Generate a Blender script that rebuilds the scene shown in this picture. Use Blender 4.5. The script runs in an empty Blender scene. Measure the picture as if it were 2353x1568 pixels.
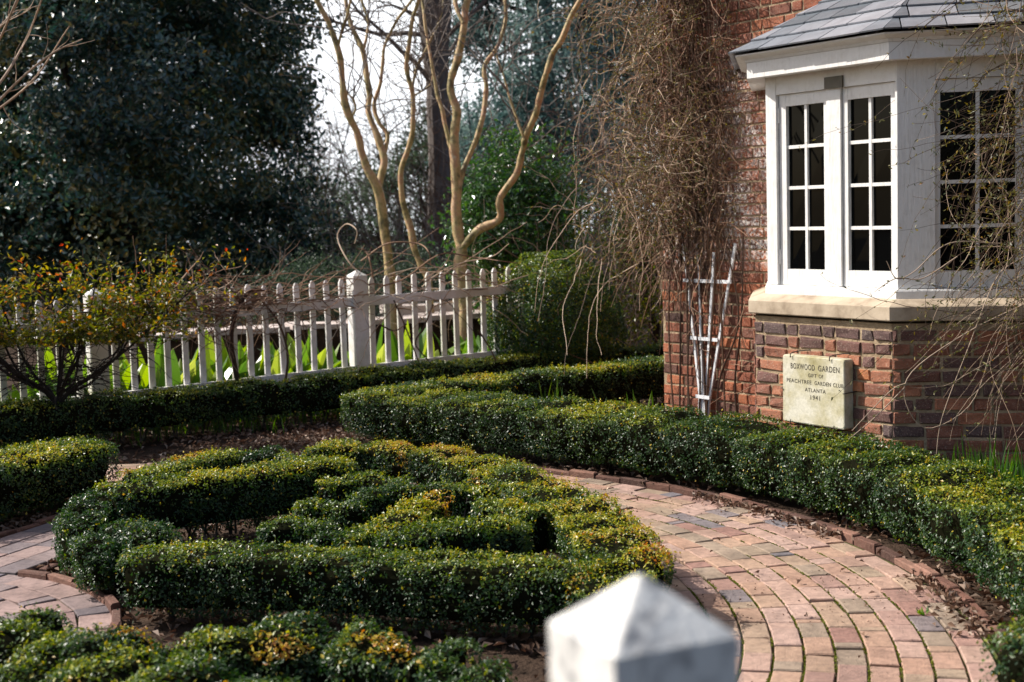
import bpy, math, random
import numpy as np
from mathutils import Matrix, Vector

random.seed(7)
RNG = np.random.default_rng(7)
PI = math.pi
sc = bpy.context.scene
COL = sc.collection

# ------------------------------------------------------------------ camera model
F = 3268.; TH = math.radians(5.1); RO = math.radians(1.6); CH = 1.65   # survey of the photograph (2353 px wide)

def ray(u, v):
    x = (u-1176.5)/F; y = -(v-784)/F
    X = x*math.cos(RO)+y*math.sin(RO); Y = -x*math.sin(RO)+y*math.cos(RO)
    return np.array([X, math.cos(TH)+Y*math.sin(TH), -math.sin(TH)+Y*math.cos(TH)])

def g(u, v, z=0.):
    d = ray(u, v); t = (z-CH)/d[2]
    return (d*t)[:2]

def at(u, v, Y):
    d = ray(u, v); p = d*(Y/d[1])
    return np.array([p[0], p[1], p[2]+CH])

# ------------------------------------------------------------------ noise
_LAT = RNG.random((32, 32, 32))
def noise(P, f=1., seed=0.):
    P = np.asarray(P, float)*f + 57.3 + seed*3.17
    i = np.floor(P).astype(int); t = P-i; t = t*t*(3-2*t)
    r = 0.
    for a in (0, 1):
        for b in (0, 1):
            for c in (0, 1):
                w = (t[:, 0] if a else 1-t[:, 0])*(t[:, 1] if b else 1-t[:, 1])*(t[:, 2] if c else 1-t[:, 2])
                r = r+w*_LAT[(i[:, 0]+a) % 32, (i[:, 1]+b) % 32, (i[:, 2]+c) % 32]
    return r*2-1

def norm(v):
    return v/np.maximum(np.linalg.norm(v, axis=-1, keepdims=True), 1e-9)

# ------------------------------------------------------------------ mesh helpers
class MB:
    """collects quads / triangles, then links them as ONE mesh object"""
    def __init__(s): s.V = []; s.Fq = []; s.T = []; s.n = 0; s.mi = []
    def add(s, V, Fc, tone=None, mat=0):
        V = np.asarray(V, float).reshape(-1, 3); Fc = np.asarray(Fc, int)
        if Fc.shape[1] == 3: Fc = np.c_[Fc, Fc[:, 2]]; 
        s.V.append(V); s.Fq.append(Fc+s.n); s.n += len(V)
        s.mi.append(np.full(len(Fc), mat))
        s.T.append(np.full(len(V), 0.5) if tone is None else np.broadcast_to(np.asarray(tone, float), (len(V),)))
    def build(s, name, mat, parent=None, smooth=False, loc=None):
        V = np.concatenate(s.V); Fq = np.concatenate(s.Fq); T = np.concatenate(s.T); mi = np.concatenate(s.mi)
        me = bpy.data.meshes.new(name)
        tri = Fq[:, 2] == Fq[:, 3]
        cnt = np.where(tri, 3, 4)
        flat = Fq.ravel(); keep = np.ones(len(flat), bool); keep[3::4][tri] = False
        flat = flat[keep]
        st = np.concatenate([[0], np.cumsum(cnt)[:-1]])
        me.vertices.add(len(V)); me.vertices.foreach_set('co', V.astype(np.float32).ravel())
        me.loops.add(len(flat)); me.loops.foreach_set('vertex_index', flat.astype(np.int32))
        me.polygons.add(len(Fq)); me.polygons.foreach_set('loop_start', st.astype(np.int32))
        try: me.polygons.foreach_set('loop_total', cnt.astype(np.int32))
        except Exception: pass
        me.polygons.foreach_set('use_smooth', np.full(len(Fq), bool(smooth)))
        ms = mat if isinstance(mat, (list, tuple)) else [mat]
        for m in ms: me.materials.append(m)
        if len(ms) > 1: me.polygons.foreach_set('material_index', mi.astype(np.int32))
        a = me.attributes.new('tone', 'FLOAT', 'POINT'); a.data.foreach_set('value', T.astype(np.float32))
        me.update(calc_edges=True); me.validate()
        o = bpy.data.objects.new(name, me); COL.objects.link(o)
        if parent is not None:
            o.parent = parent
            o.matrix_parent_inverse = Matrix.Translation(-parent.location)
        return o

BOXF = np.array([[0, 1, 3, 2], [4, 6, 7, 5], [0, 4, 5, 1], [2, 3, 7, 6], [0, 2, 6, 4], [1, 5, 7, 3]])
def box(mb, o, u, v, w, tone=.5, mat=0):
    """box from corner o with edge vectors u, v, w"""
    o, u, v, w = [np.asarray(q, float) for q in (o, u, v, w)]
    V = [o+a*u+b*v+c*w for a in (0, 1) for b in (0, 1) for c in (0, 1)]
    if np.dot(np.cross(u, v), w) > 0:
        mb.add(V, BOXF, tone, mat)
    else:
        mb.add(V, BOXF[:, ::-1], tone, mat)

def bricks(mb, O, u, v, w, ch=.004, jit=.0, tone=None):
    """many chamfered bricks at once: O,u,v,w (n,3); w = outward thickness; front face is at O+w"""
    O, u, v, w = [np.asarray(q, float) for q in (O, u, v, w)]
    n = len(O); u = np.broadcast_to(u, (n, 3)); v = np.broadcast_to(v, (n, 3)); w = np.broadcast_to(w, (n, 3))
    lu = np.linalg.norm(u, axis=1, keepdims=True); lv = np.linalg.norm(v, axis=1, keepdims=True); lw = np.linalg.norm(w, axis=1, keepdims=True)
    cu, cv, cw = ch/lu, ch/lv, ch/lw
    R = []
    for a, b in ((0, 0), (1, 0), (1, 1), (0, 1)): R.append(O+a*u+b*v)
    for a, b in ((0, 0), (1, 0), (1, 1), (0, 1)): R.append(O+a*u+b*v+w*(1-cw))
    for a, b in ((0, 0), (1, 0), (1, 1), (0, 1)):
        R.append(O+(cu if a == 0 else 1-cu)*u+(cv if b == 0 else 1-cv)*v+w)
    V = np.stack(R, 1)
    if jit: V = V+RNG.normal(0, jit, V.shape)
    Fc = []
    for k in range(4):
        q = (k+1) % 4
        Fc += [[k, q, 4+q, 4+k], [4+k, 4+q, 8+q, 8+k]]
    Fc += [[8, 9, 10, 11]]
    Fc = np.array(Fc)
    idx = (np.arange(n)*12)[:, None, None]+Fc[None]
    mb.add(V.reshape(-1, 3), idx.reshape(-1, 4), None if tone is None else np.repeat(tone, 12))

def tube(mb, P, r0, r1, sides=5, tone=.5, mat=0, cap=True):
    P = np.asarray(P, float); n = len(P)
    T = norm(np.gradient(P, axis=0))
    up = np.array([0, 0, 1.]) if abs(T[0, 2]) < .9 else np.array([1., 0, 0])
    A = []
    a = norm(np.cross(T[0], up)[None])[0]
    for i in range(n):
        a = a-T[i]*np.dot(a, T[i]); a = a/max(np.linalg.norm(a), 1e-9); A.append(a)
    A = np.array(A); Bn = np.cross(T, A)
    r = np.linspace(r0, r1, n) if np.isscalar(r0) else np.asarray(r0)
    th = np.arange(sides)*2*PI/sides
    V = P[:, None]+r[:, None, None]*(np.cos(th)[None, :, None]*A[:, None]+np.sin(th)[None, :, None]*Bn[:, None])
    i = np.arange(n-1)[:, None]*sides; k = np.arange(sides)[None]; k2 = (k+1) % sides
    Fc = np.stack([i+k, i+k2, i+sides+k2, i+sides+k], -1).reshape(-1, 4)
    mb.add(V.reshape(-1, 3), Fc, tone, mat)

def smooth_line(P, n):
    P = np.asarray(P, float)
    d = np.concatenate([[0], np.cumsum(np.linalg.norm(np.diff(P, axis=0), axis=1))])
    m = len(P)
    # Catmull-Rom through the points
    Q = np.vstack([2*P[0]-P[1], P, 2*P[-1]-P[-2]])
    t = np.linspace(0, m-1-1e-6, n); i = t.astype(int); f = (t-i)[:, None]
    p0, p1, p2, p3 = Q[i], Q[i+1], Q[i+2], Q[i+3]
    return .5*((2*p1)+(-p0+p2)*f+(2*p0-5*p1+4*p2-p3)*f**2+(-p0+3*p1-3*p2+p3)*f**3)

def leaves(mb, P, N, size, asp=.55, spread=.7, tone=.5, fold=.12, droop=0., mat=0, dirs=None, svar=.3):
    """leaf blades at points P whose faces look roughly along N"""
    P = np.asarray(P, float); n = len(P)
    if n == 0: return
    N = norm(np.broadcast_to(N, (n, 3))+RNG.normal(0, spread, (n, 3)))
    d = RNG.normal(0, 1, (n, 3)) if dirs is None else np.broadcast_to(dirs, (n, 3))+RNG.normal(0, .35, (n, 3))
    d = d-N*np.sum(d*N, 1, keepdims=True); d = norm(d)
    if droop: d = norm(d+np.array([0, 0, -droop]))
    s = np.cross(N, d)
    L = (size*(1+RNG.uniform(-svar, svar, n)))[:, None]
    W = L*asp*.5
    a = P-d*L*.5; c = P+d*L*.5
    m1 = P+s*W-N*L*fold*0+N*L*fold; m2 = P-s*W+N*L*fold
    q1 = m1+d*L*.08; q2 = m2+d*L*.08
    V = np.stack([a, q1, c, q2], 1).reshape(-1, 3)
    i = np.arange(n)[:, None]*4
    Fc = np.concatenate([i+[0, 1, 2, 2], i+[0, 2, 3, 3]])
    mb.add(V, Fc, np.repeat(np.broadcast_to(tone, (n,)), 4), mat)

# ------------------------------------------------------------------ objects
def tag(o, label=None, cat=None, group=None, kind=None):
    if label: o['label'] = label
    if cat: o['category'] = cat
    if group: o['group'] = group
    if kind: o['kind'] = kind
    return o

def thing(name, label, cat, loc=(0, 0, 0), group=None):
    o = bpy.data.objects.new(name, None); COL.objects.link(o)
    o.location = Vector([float(q) for q in loc]); o.empty_display_size = .2
    return tag(o, label, cat, group)

# ------------------------------------------------------------------ materials
def newmat(name):
    m = bpy.data.materials.new(name); m.use_nodes = True
    nt = m.node_tree; nt.nodes.clear()
    out = nt.nodes.new('ShaderNodeOutputMaterial')
    return m, nt, out
def N_(nt, t, **k):
    x = nt.nodes.new(t)
    for a, b in k.items():
        if a in x.inputs.keys() if hasattr(x.inputs, 'keys') else False: x.inputs[a].default_value = b
        else: setattr(x, a, b)
    return x
def ramp(nt, stops, fac):
    r = nt.nodes.new('ShaderNodeValToRGB')
    e = r.color_ramp.elements
    while len(e) < len(stops): e.new(.5)
    for i, (p, c) in enumerate(stops):
        e[i].position = p; e[i].color = (*c, 1)
    nt.links.new(fac, r.inputs[0]); return r
def principled(nt, out, rough=.5, spec=.5, col=None):
    b = nt.nodes.new('ShaderNodeBsdfPrincipled')
    b.inputs['Roughness'].default_value = rough
    b.inputs['Specular IOR Level'].default_value = spec
    if col: b.inputs['Base Color'].default_value = (*col, 1)
    nt.links.new(b.outputs[0], out.inputs[0]); return b
def tex(nt, kind='Noise', scale=5., detail=4., rough=.55, coord='Object', vec=None, dist=0.):
    if vec is None:
        tc = nt.nodes.new('ShaderNodeTexCoord'); vec = tc.outputs[coord]
    t = nt.nodes.new('ShaderNodeTex'+kind)
    t.inputs['Scale'].default_value = scale
    if kind == 'Noise':
        t.inputs['Detail'].default_value = detail; t.inputs['Roughness'].default_value = rough
        t.inputs['Distortion'].default_value = dist
    nt.links.new(vec, t.inputs['Vector']); return t
def mix(nt, fac, a, b, mode='MIX'):
    m = nt.nodes.new('ShaderNodeMix'); m.data_type = 'RGBA'; m.blend_type = mode
    for i, q in ((0, fac), (6, a), (7, b)):
        if hasattr(q, 'is_linked'): nt.links.new(q, m.inputs[i])
        elif i == 0: m.inputs[0].default_value = q
        else: m.inputs[i].default_value = (*q, 1)
    return m.outputs[2]
def bump(nt, b, height, strength=.4, dist=.01):
    n = nt.nodes.new('ShaderNodeBump'); n.inputs['Strength'].default_value = strength
    n.inputs['Distance'].default_value = dist
    nt.links.new(height, n.inputs['Height']); nt.links.new(n.outputs[0], b.inputs['Normal']); return n
def attr_tone(nt):
    a = nt.nodes.new('ShaderNodeAttribute'); a.attribute_name = 'tone'; return a.outputs['Fac']

def leafmat(name, stops, rough=.35, spec=.5, trans=.25, tcol=None):
    m, nt, out = newmat(name)
    b = principled(nt, out, rough, spec)
    r = ramp(nt, stops, attr_tone(nt)); nt.links.new(r.outputs[0], b.inputs['Base Color'])
    t = nt.nodes.new('ShaderNodeBsdfTranslucent')
    hs = nt.nodes.new('ShaderNodeHueSaturation'); hs.inputs['Saturation'].default_value = 1.15; hs.inputs['Value'].default_value = 1.6
    hs.inputs['Hue'].default_value = .485
    nt.links.new(r.outputs[0], hs.inputs['Color']); nt.links.new(hs.outputs[0], t.inputs[0])
    mx = nt.nodes.new('ShaderNodeMixShader'); mx.inputs[0].default_value = trans
    nt.links.new(b.outputs[0], mx.inputs[1]); nt.links.new(t.outputs[0], mx.inputs[2])
    nt.links.new(mx.outputs[0], out.inputs[0]); return m

def plain(name, stops, scale=8, rough=.8, spec=.3, bs=.3, bd=.01, island=.0, coord='Object'):
    m, nt, out = newmat(name)
    b = principled(nt, out, rough, spec)
    t = tex(nt, 'Noise', scale, 6, .6, coord)
    r = ramp(nt, stops, t.outputs[0]); nt.links.new(r.outputs[0], b.inputs['Base Color'])
    if bs: bump(nt, b, tex(nt, 'Noise', scale*6, 4, .6, coord).outputs[0], bs, bd)
    return m

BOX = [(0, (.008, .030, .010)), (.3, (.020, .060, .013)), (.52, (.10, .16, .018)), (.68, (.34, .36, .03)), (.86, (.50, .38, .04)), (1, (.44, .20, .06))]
M = {}
M['box'] = leafmat('boxwood_leaf', BOX, .38, .5, .30)
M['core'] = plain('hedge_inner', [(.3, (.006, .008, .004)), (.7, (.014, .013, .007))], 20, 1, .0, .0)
M['magnolia'] = leafmat('magnolia_leaf', [(0, (.012, .042, .034)), (.5, (.034, .088, .060)), (.85, (.11, .13, .04)), (1, (.20, .15, .04))], .27, .95, .14)
M['camellia'] = leafmat('camellia_leaf', [(0, (.016, .052, .015)), (.7, (.04, .115, .022)), (1, (.13, .20, .035))], .26, .9, .32)
M['cedar'] = leafmat('cedar_leaf', [(0, (.04, .08, .08)), (.6, (.11, .18, .18)), (1, (.22, .30, .28))], .6, .3, .35)
M['dullgreen'] = leafmat('dull_green_leaf', [(0, (.015, .03, .015)), (.6, (.05, .085, .05)), (1, (.10, .13, .06))], .5, .4, .3)
M['nandina'] = leafmat('nandina_leaf', [(0, (.02, .035, .008)), (.45, (.10, .13, .012)), (.7, (.26, .22, .02)), (.85, (.34, .17, .02)), (1, (.36, .07, .02))], .4, .5, .45)
M['lily'] = leafmat('broad_leaf', [(0, (.03, .08, .02)), (.4, (.09, .19, .03)), (.8, (.20, .30, .035)), (1, (.34, .40, .10))], .3, .6, .45)
M['grass'] = leafmat('grass_blade', [(0, (.03, .09, .012)), (.6, (.07, .17, .02)), (1, (.16, .25, .03))], .4, .4, .4)
M['vine_leaf'] = leafmat('vine_leaf', [(0, (.05, .07, .035)), (.5, (.12, .12, .045)), (.8, (.22, .19, .03)), (1, (.28, .14, .04))], .45, .4, .3)
M['litter'] = leafmat('dead_leaf', [(0, (.05, .025, .014)), (.5, (.16, .09, .055)), (.85, (.32, .23, .17)), (1, (.5, .42, .36))], .6, .3, .1)
M['moss'] = leafmat('moss', [(0, (.06, .08, .01)), (1, (.16, .18, .02))], .8, .1, .2)

def stemmat(name, stops):
    m, nt, out = newmat(name)
    b = principled(nt, out, .75, .25)
    r = ramp(nt, stops, attr_tone(nt))
    t = tex(nt, 'Noise', 25, 4)
    nt.links.new(mix(nt, .45, r.outputs[0], ramp(nt, [(.3, (.35, .35, .35)), (.7, (1, 1, 1))], t.outputs[0]).outputs[0], 'MULTIPLY'), b.inputs['Base Color'])
    return m
M['stem'] = stemmat('dry_vine_stem', [(0, (.06, .032, .022)), (.5, (.27, .155, .095)), (1, (.58, .45, .33))])
M['vstem'] = stemmat('tan_vine_stem', [(0, (.05, .03, .02)), (.5, (.20, .13, .085)), (1, (.46, .35, .26))])
M['twig'] = stemmat('grey_twig', [(0, (.05, .04, .035)), (.5, (.16, .13, .115)), (1, (.32, .28, .25))])
M['bark'] = stemmat('dark_bark', [(0, (.018, .013, .010)), (1, (.06, .045, .038))])
m, nt, out = newmat('crape_bark'); b = principled(nt, out, .6, .3)
t = tex(nt, 'Noise', 6, 8, .7)
nt.links.new(ramp(nt, [(.38, (.15, .12, .06)), (.45, (.32, .26, .11)), (.53, (.50, .36, .19)), (.60, (.40, .22, .12)), (.68, (.58, .48, .33))], t.outputs[0]).outputs[0], b.inputs['Base Color'])
bump(nt, b, tex(nt, 'Noise', 30, 4).outputs[0], .4, .01); M['crape'] = m

# old brick, colour per brick
def brickmat(name, stops, white=False, smear=.3):
    m, nt, out = newmat(name); b = principled(nt, out, .85, .25)
    r = ramp(nt, stops, attr_tone(nt)); r.color_ramp.interpolation = 'LINEAR'
    n1 = tex(nt, 'Noise', 28, 6, .65); n2 = tex(nt, 'Noise', 110, 5, .7); n3 = tex(nt, 'Noise', 3.0, 5, .6)
    c = mix(nt, .55, r.outputs[0], ramp(nt, [(.3, (.45, .42, .42)), (.6, (1.15, 1.08, 1.05))], n1.outputs[0]).outputs[0], 'MULTIPLY')
    f = ramp(nt, [(.56, (0, 0, 0)), (.66, (1, 1, 1))], n2.outputs[0]).outputs[0]
    c = mix(nt, mix(nt, smear, (0, 0, 0), f), c, (.42, .34, .27))
    if white:   # remains of old limewash on the courses between the corner and the bay
        tc = nt.nodes.new('ShaderNodeTexCoord')
        sp = nt.nodes.new('ShaderNodeSeparateXYZ'); nt.links.new(tc.outputs['Object'], sp.inputs[0])
        def rng(o, a, b_, c_, d):
            x = nt.nodes.new('ShaderNodeMapRange'); x.inputs[1].default_value = a; x.inputs[2].default_value = b_
            x.interpolation_type = 'SMOOTHSTEP'; nt.links.new(o, x.inputs[0])
            y = nt.nodes.new('ShaderNodeMapRange'); y.inputs[1].default_value = c_; y.inputs[2].default_value = d
            y.inputs[3].default_value = 1; y.inputs[4].default_value = 0; y.interpolation_type = 'SMOOTHSTEP'; nt.links.new(o, y.inputs[0])
            z = nt.nodes.new('ShaderNodeMath'); z.operation = 'MULTIPLY'; nt.links.new(x.outputs[0], z.inputs[0]); nt.links.new(y.outputs[0], z.inputs[1]); return z.outputs[0]
        fz = rng(sp.outputs[2], 1.15, 1.35, 2.3, 3.0)
        nw = tex(nt, 'Noise', 42, 5, .7)
        fw = ramp(nt, [(.44, (0, 0, 0)), (.56, (1, 1, 1))], nw.outputs[0]).outputs[0]
        mu = nt.nodes.new('ShaderNodeMath'); mu.operation = 'MULTIPLY'
        nt.links.new(fz, mu.inputs[0]); nt.links.new(fw, mu.inputs[1])
        m3 = nt.nodes.new('ShaderNodeMath'); m3.operation = 'MULTIPLY'
        nt.links.new(mu.outputs[0], m3.inputs[0]); nt.links.new(ramp(nt, [(.4, (.25, .25, .25)), (.6, (1, 1, 1))], n3.outputs[0]).outputs[0], m3.inputs[1])
        c = mix(nt, m3.outputs[0], c, (.62, .58, .55))
    c = mix(nt, .5, c, ramp(nt, [(.38, (.55, .53, .50)), (.6, (1.1, 1.08, 1.05))], n3.outputs[0]).outputs[0], 'MULTIPLY')
    nt.links.new(c, b.inputs['Base Color'])
    ad = nt.nodes.new('ShaderNodeMath'); ad.operation = 'ADD'
    nt.links.new(n1.outputs[0], ad.inputs[0]); nt.links.new(n2.outputs[0], ad.inputs[1])
    bump(nt, b, ad.outputs[0], .7, .008)
    return m
WB = [(0, (.11, .08, .08)), (.25, (.15, .08, .07)), (.5, (.27, .115, .075)), (.75, (.38, .165, .10)), (.92, (.50, .19, .08)), (1, (.42, .26, .18))]
M['brick'] = brickmat('old_brick', WB, smear=.75)
M['edge'] = brickmat('edging_brick', [(0, (.09, .05, .04)), (.6, (.19, .095, .07)), (1, (.28, .16, .12))])
M['brickw'] = brickmat('old_brick_limewash', [(0, (.09, .05, .045)), (.3, (.16, .072, .052)), (.7, (.31, .105, .06)), (1, (.42, .15, .07))], True, .6)
M['paver'] = brickmat('paving_brick', [(0, (.20, .19, .21)), (.13, (.26, .22, .22)), (.2, (.34, .27, .20)), (.35, (.42, .30, .22)), (.55, (.42, .27, .20)), (.8, (.46, .33, .28)), (1, (.31, .18, .15))])
M['paver_shaded'] = brickmat('shaded_paving_brick', [(0, (.13, .12, .14)), (.3, (.25, .20, .20)), (.7, (.33, .24, .22)), (1, (.27, .18, .17))])  # darker, greyer pavers: the plaza's shade put into the brick colour
M['mortar'] = plain('lime_mortar', [(.3, (.24, .17, .105)), (.6, (.42, .32, .21))], 9, .95, .1, .8, .012)
M['mortard'] = plain('joint_soil', [(.35, (.05, .04, .025)), (.55, (.09, .09, .03)), (.7, (.11, .12, .03))], 6, .95, .1, .5, .01)
M['stone'] = plain('sill_stone', [(.35, (.27, .21, .15)), (.48, (.42, .34, .25)), (.65, (.53, .44, .33))], 5, .85, .2, .35, .006)
M['soil'] = plain('soil', [(.3, (.022, .015, .010)), (.6, (.07, .045, .032)), (.8, (.12, .08, .06))], 7, .95, .1, .8, .03)
M['metal'] = plain('dark_iron', [(.3, (.02, .018, .016)), (.7, (.06, .045, .035))], 30, .5, .5, .3, .002)
M['bracket'] = plain('bronze_plate', [(.3, (.06, .05, .035)), (.7, (.10, .085, .055))], 20, .5, .5, .2, .002)
M['flag'] = plain('flagstone', [(.3, (.40, .33, .30)), (.7, (.62, .54, .50))], 3, .9, .2, .5, .01)
M['darkroom'] = plain('dark_room', [(.3, (.004, .004, .004)), (.7, (.008, .008, .008))], 3, .9, .0, 0)

def paint(name, c=(.73, .72, .70), dirt=(.45, .42, .36), amt=.25, sc_=14., grain=True, green=0.):
    m, nt, out = newmat(name); b = principled(nt, out, .45, .45)
    tc = nt.nodes.new('ShaderNodeTexCoord'); mp = nt.nodes.new('ShaderNodeMapping')
    mp.inputs['Scale'].default_value = (1, 1, .12); nt.links.new(tc.outputs['Object'], mp.inputs[0])
    n1 = tex(nt, 'Noise', sc_, 6, .65); n2 = tex(nt, 'Noise', 60, 5, .6, vec=mp.outputs[0])
    f = ramp(nt, [(.48, (0, 0, 0)), (.66, (1, 1, 1))], n1.outputs[0]).outputs[0]
    f2 = mix(nt, amt, (0, 0, 0), f)
    cc = mix(nt, f2, c, dirt)
    f3 = ramp(nt, [(.60, (0, 0, 0)), (.70, (1, 1, 1))], n2.outputs[0]).outputs[0]
    cc = mix(nt, mix(nt, amt*.8, (0, 0, 0), f3), cc, tuple(x*.8 for x in dirt))
    if green:
        n4 = tex(nt, 'Noise', 2.2, 3, .5)
        cc = mix(nt, mix(nt, green, (0, 0, 0), ramp(nt, [(.45, (0, 0, 0)), (.6, (1, 1, 1))], n4.outputs[0]).outputs[0]), cc, (.46, .46, .30))
    nt.links.new(cc, b.inputs['Base Color'])
    bump(nt, b, n2.outputs[0], .6, .008)
    return m
M['paint'] = paint('white_paint')
M['fence'] = paint('fence_paint', (.80, .78, .77), (.42, .40, .30), .4, 9, True, .5)
M['post'] = paint('weathered_post_paint', (.70, .69, .66), (.20, .20, .21), .8, 26)
M['trellis'] = paint('trellis_paint', (.72, .73, .75), (.4, .4, .4), .35, 20)

m, nt, out = newmat('slate'); b = principled(nt, out, .42, .5)
r = ramp(nt, [(0, (.11, .13, .15)), (.5, (.20, .22, .25)), (1, (.30, .31, .34))], attr_tone(nt))
n1 = tex(nt, 'Noise', 9, 6, .6)
nt.links.new(mix(nt, .5, r.outputs[0], ramp(nt, [(.3, (.6, .6, .62)), (.7, (1.2, 1.2, 1.2))], n1.outputs[0]).outputs[0], 'MULTIPLY'), b.inputs['Base Color'])
bump(nt, b, tex(nt, 'Noise', 30, 5, .6).outputs[0], .35, .01); M['slate'] = m

m, nt, out = newmat('window_glass'); b = principled(nt, out, .02, .1, (.001, .0013, .0015)); 
bump(nt, b, tex(nt, 'Noise', 3, 2).outputs[0], .02, .01); M['glass'] = m

m, nt, out = newmat('plaque_stone'); b = principled(nt, out, .8, .25)
n1 = tex(nt, 'Noise', 5, 6, .6); n2 = tex(nt, 'Noise', 45, 6, .7)
tc = nt.nodes.new('ShaderNodeTexCoord')
c = ramp(nt, [(.35, (.34, .30, .15)), (.5, (.50, .46, .32)), (.65, (.62, .59, .49))], n1.outputs[0]).outputs[0]
c = mix(nt, .5, c, ramp(nt, [(.3, (.6, .6, .55)), (.6, (1.1, 1.1, 1.1))], n2.outputs[0]).outputs[0], 'MULTIPLY')
nt.links.new(c, b.inputs['Base Color']); bump(nt, b, n2.outputs[0], .5, .004); M['plaque'] = m
M['letters'] = plain('carved_letters', [(.3, (.05, .045, .035)), (.7, (.10, .09, .07))], 30, .9, .1, 0)

# ------------------------------------------------------------------ hedges
def polyline(P):
    P = np.asarray(P, float)
    n = max(12, int(np.linalg.norm(np.diff(P, axis=0), axis=1).sum()/.06))
    Q = smooth_line(np.c_[P, np.zeros(len(P))], n)[:, :2]
    d = np.concatenate([[0], np.cumsum(np.linalg.norm(np.diff(Q, axis=0), axis=1))])
    return Q, d

def quads_phi(n):
    u = np.linspace(0, 1, n, endpoint=False); f = u**5/(u**5+(1-u)**5)
    return np.concatenate([-PI/2+PI/2*(k+f) for k in range(4)])
def hedge(name, label, cat, P, w, h, density=9000, leaf=.016, gold=.3, zb=.035, group=None, lump=.016, scallop=0., period=.4, brown=0., bare=0., e=10., edge=None):
    """clipped hedge along the ground line P; w, h may be given per point"""
    Q, D = polyline(P); L = D[-1]
    wa = np.interp(np.linspace(0, 1, len(D)), np.linspace(0, 1, len(np.atleast_1d(w))), np.atleast_1d(w))
    ha = np.interp(np.linspace(0, 1, len(D)), np.linspace(0, 1, len(np.atleast_1d(h))), np.atleast_1d(h))
    sd = (hash(name+label) % 97) if False else len(label)*1.7+len(P)
    def surf(s, ph, k=1., disp=True):
        sc_ = np.clip(s, 0, L)
        x = np.interp(sc_, D, Q[:, 0]); y = np.interp(sc_, D, Q[:, 1])
        x2 = np.interp(np.clip(sc_+.02, 0, L), D, Q[:, 0]); y2 = np.interp(np.clip(sc_+.02, 0, L), D, Q[:, 1])
        x1 = np.interp(np.clip(sc_-.02, 0, L), D, Q[:, 0]); y1 = np.interp(np.clip(sc_-.02, 0, L), D, Q[:, 1])
        t = norm(np.c_[x2-x1, y2-y1]); nn = np.c_[t[:, 1], -t[:, 0]]
        W = np.interp(sc_, D, wa)*.5; Hh = np.interp(sc_, D, ha)
        out = np.where(s < 0, -s, np.where(s > L, s-L, 0))/np.maximum(W, .01)
        capf = np.maximum(1-np.clip(out, 0, 1)**3.2, 0)**(1/3.2)
        c, q = np.cos(ph), np.sin(ph)
        pc = np.sign(c)*np.abs(c)**(2/e); ps = np.sign(q)*np.abs(q)**(2/e)
        a = W*k*capf*pc
        hz = (Hh-zb)/2
        z = zb+hz+hz*(1-(1-k)*.6)*ps*(.35+.65*capf)
        bot = np.clip((-ps), 0, 1)
        a = a*(1-.25*bot)
        ex = s-sc_
        X = np.c_[x+nn[:, 0]*a+t[:, 0]*ex*k, y+nn[:, 1]*a+t[:, 1]*ex*k, z]
        Nn = np.c_[nn*(np.sign(c)*np.abs(c)**(2-2/e)/np.maximum(W, .01))[:, None], np.sign(q)*np.abs(q)**(2-2/e)/hz]
        endn = np.c_[t*np.sign(ex)[:, None]*(np.clip(out, 0, 1)**2*8)[:, None], np.zeros(len(s))]
        Nn = norm(Nn+endn)
        if disp:
            dn = lump*noise(X, 4.5, sd)+lump*.5*noise(X, 11, sd+3)+.013*noise(X, 19, sd+4)
            if scallop: dn = dn-scallop*np.abs(np.sin(PI*s/period+noise(X*[1, 1, .2], 1.5, sd)*1.5))**6
            X = X+Nn*dn[:, None]
        return X, Nn, ps
    root = thing(name, label, cat, (Q[len(Q)//2][0], Q[len(Q)//2][1], 0), group)
    leaf = leaf*.86; density = density*1.45; lump = min(lump, .034)
    area = (L+np.mean(wa))*(np.mean(wa)+2*(np.mean(ha)-zb))
    n = int(area*density)
    a = np.mean(wa)*.5
    s = RNG.uniform(-a, L+a, n*2)
    # even out the sampling of the profile by perimeter length
    pp = np.append(quads_phi(160), PI*1.5)
    xs = np.sign(np.cos(pp))*np.abs(np.cos(pp))**(2/e)*a; zs = np.sign(np.sin(pp))*np.abs(np.sin(pp))**(2/e)*(np.mean(ha)-zb)/2
    cl = np.concatenate([[0], np.cumsum(np.hypot(np.diff(xs), np.diff(zs)))]); cl /= cl[-1]
    ph = np.interp(RNG.random(n*2), cl, pp)
    X, Nn, ps = surf(s, ph)
    keep = (RNG.random(n*2) < np.where(ps < -.9, .25, 1)) & (np.arange(n*2) < n*1.35)
    # thin patches, so gaps and holes show between the leaf clumps
    cl_n = noise(X, 14, sd+9)+.5*noise(X, 30, sd+11)
    keep &= RNG.random(n*2) < np.clip(.72+cl_n*1.1, .10, 1)
    if bare: keep &= ~((X[:, 2] < zb+bare) & (RNG.random(n*2) < .6))
    X, Nn, ps = X[keep], Nn[keep], ps[keep]; m_ = len(X)
    depth = RNG.exponential(.012, m_)
    X = X-Nn*(depth[:, None]-.004)+RNG.normal(0, .004, (m_, 3))
    stray = RNG.random(m_) < .05
    X[stray] += Nn[stray]*RNG.uniform(.0, .03, (stray.sum(), 1))
    Nn = norm(Nn+np.array([0, 0, .35]))
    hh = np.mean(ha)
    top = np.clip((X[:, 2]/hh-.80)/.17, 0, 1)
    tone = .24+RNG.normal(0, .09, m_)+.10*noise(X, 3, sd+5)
    gk = gold*(.10+.90*top)*np.clip(.85+.8*noise(X, 3.2, sd+2), .15, 1.4)  # golden new growth on top, with sunlight put into the leaf tone
    tone = tone+np.minimum(gk, 1.5)*(.42+RNG.normal(0, .10, m_))
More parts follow.
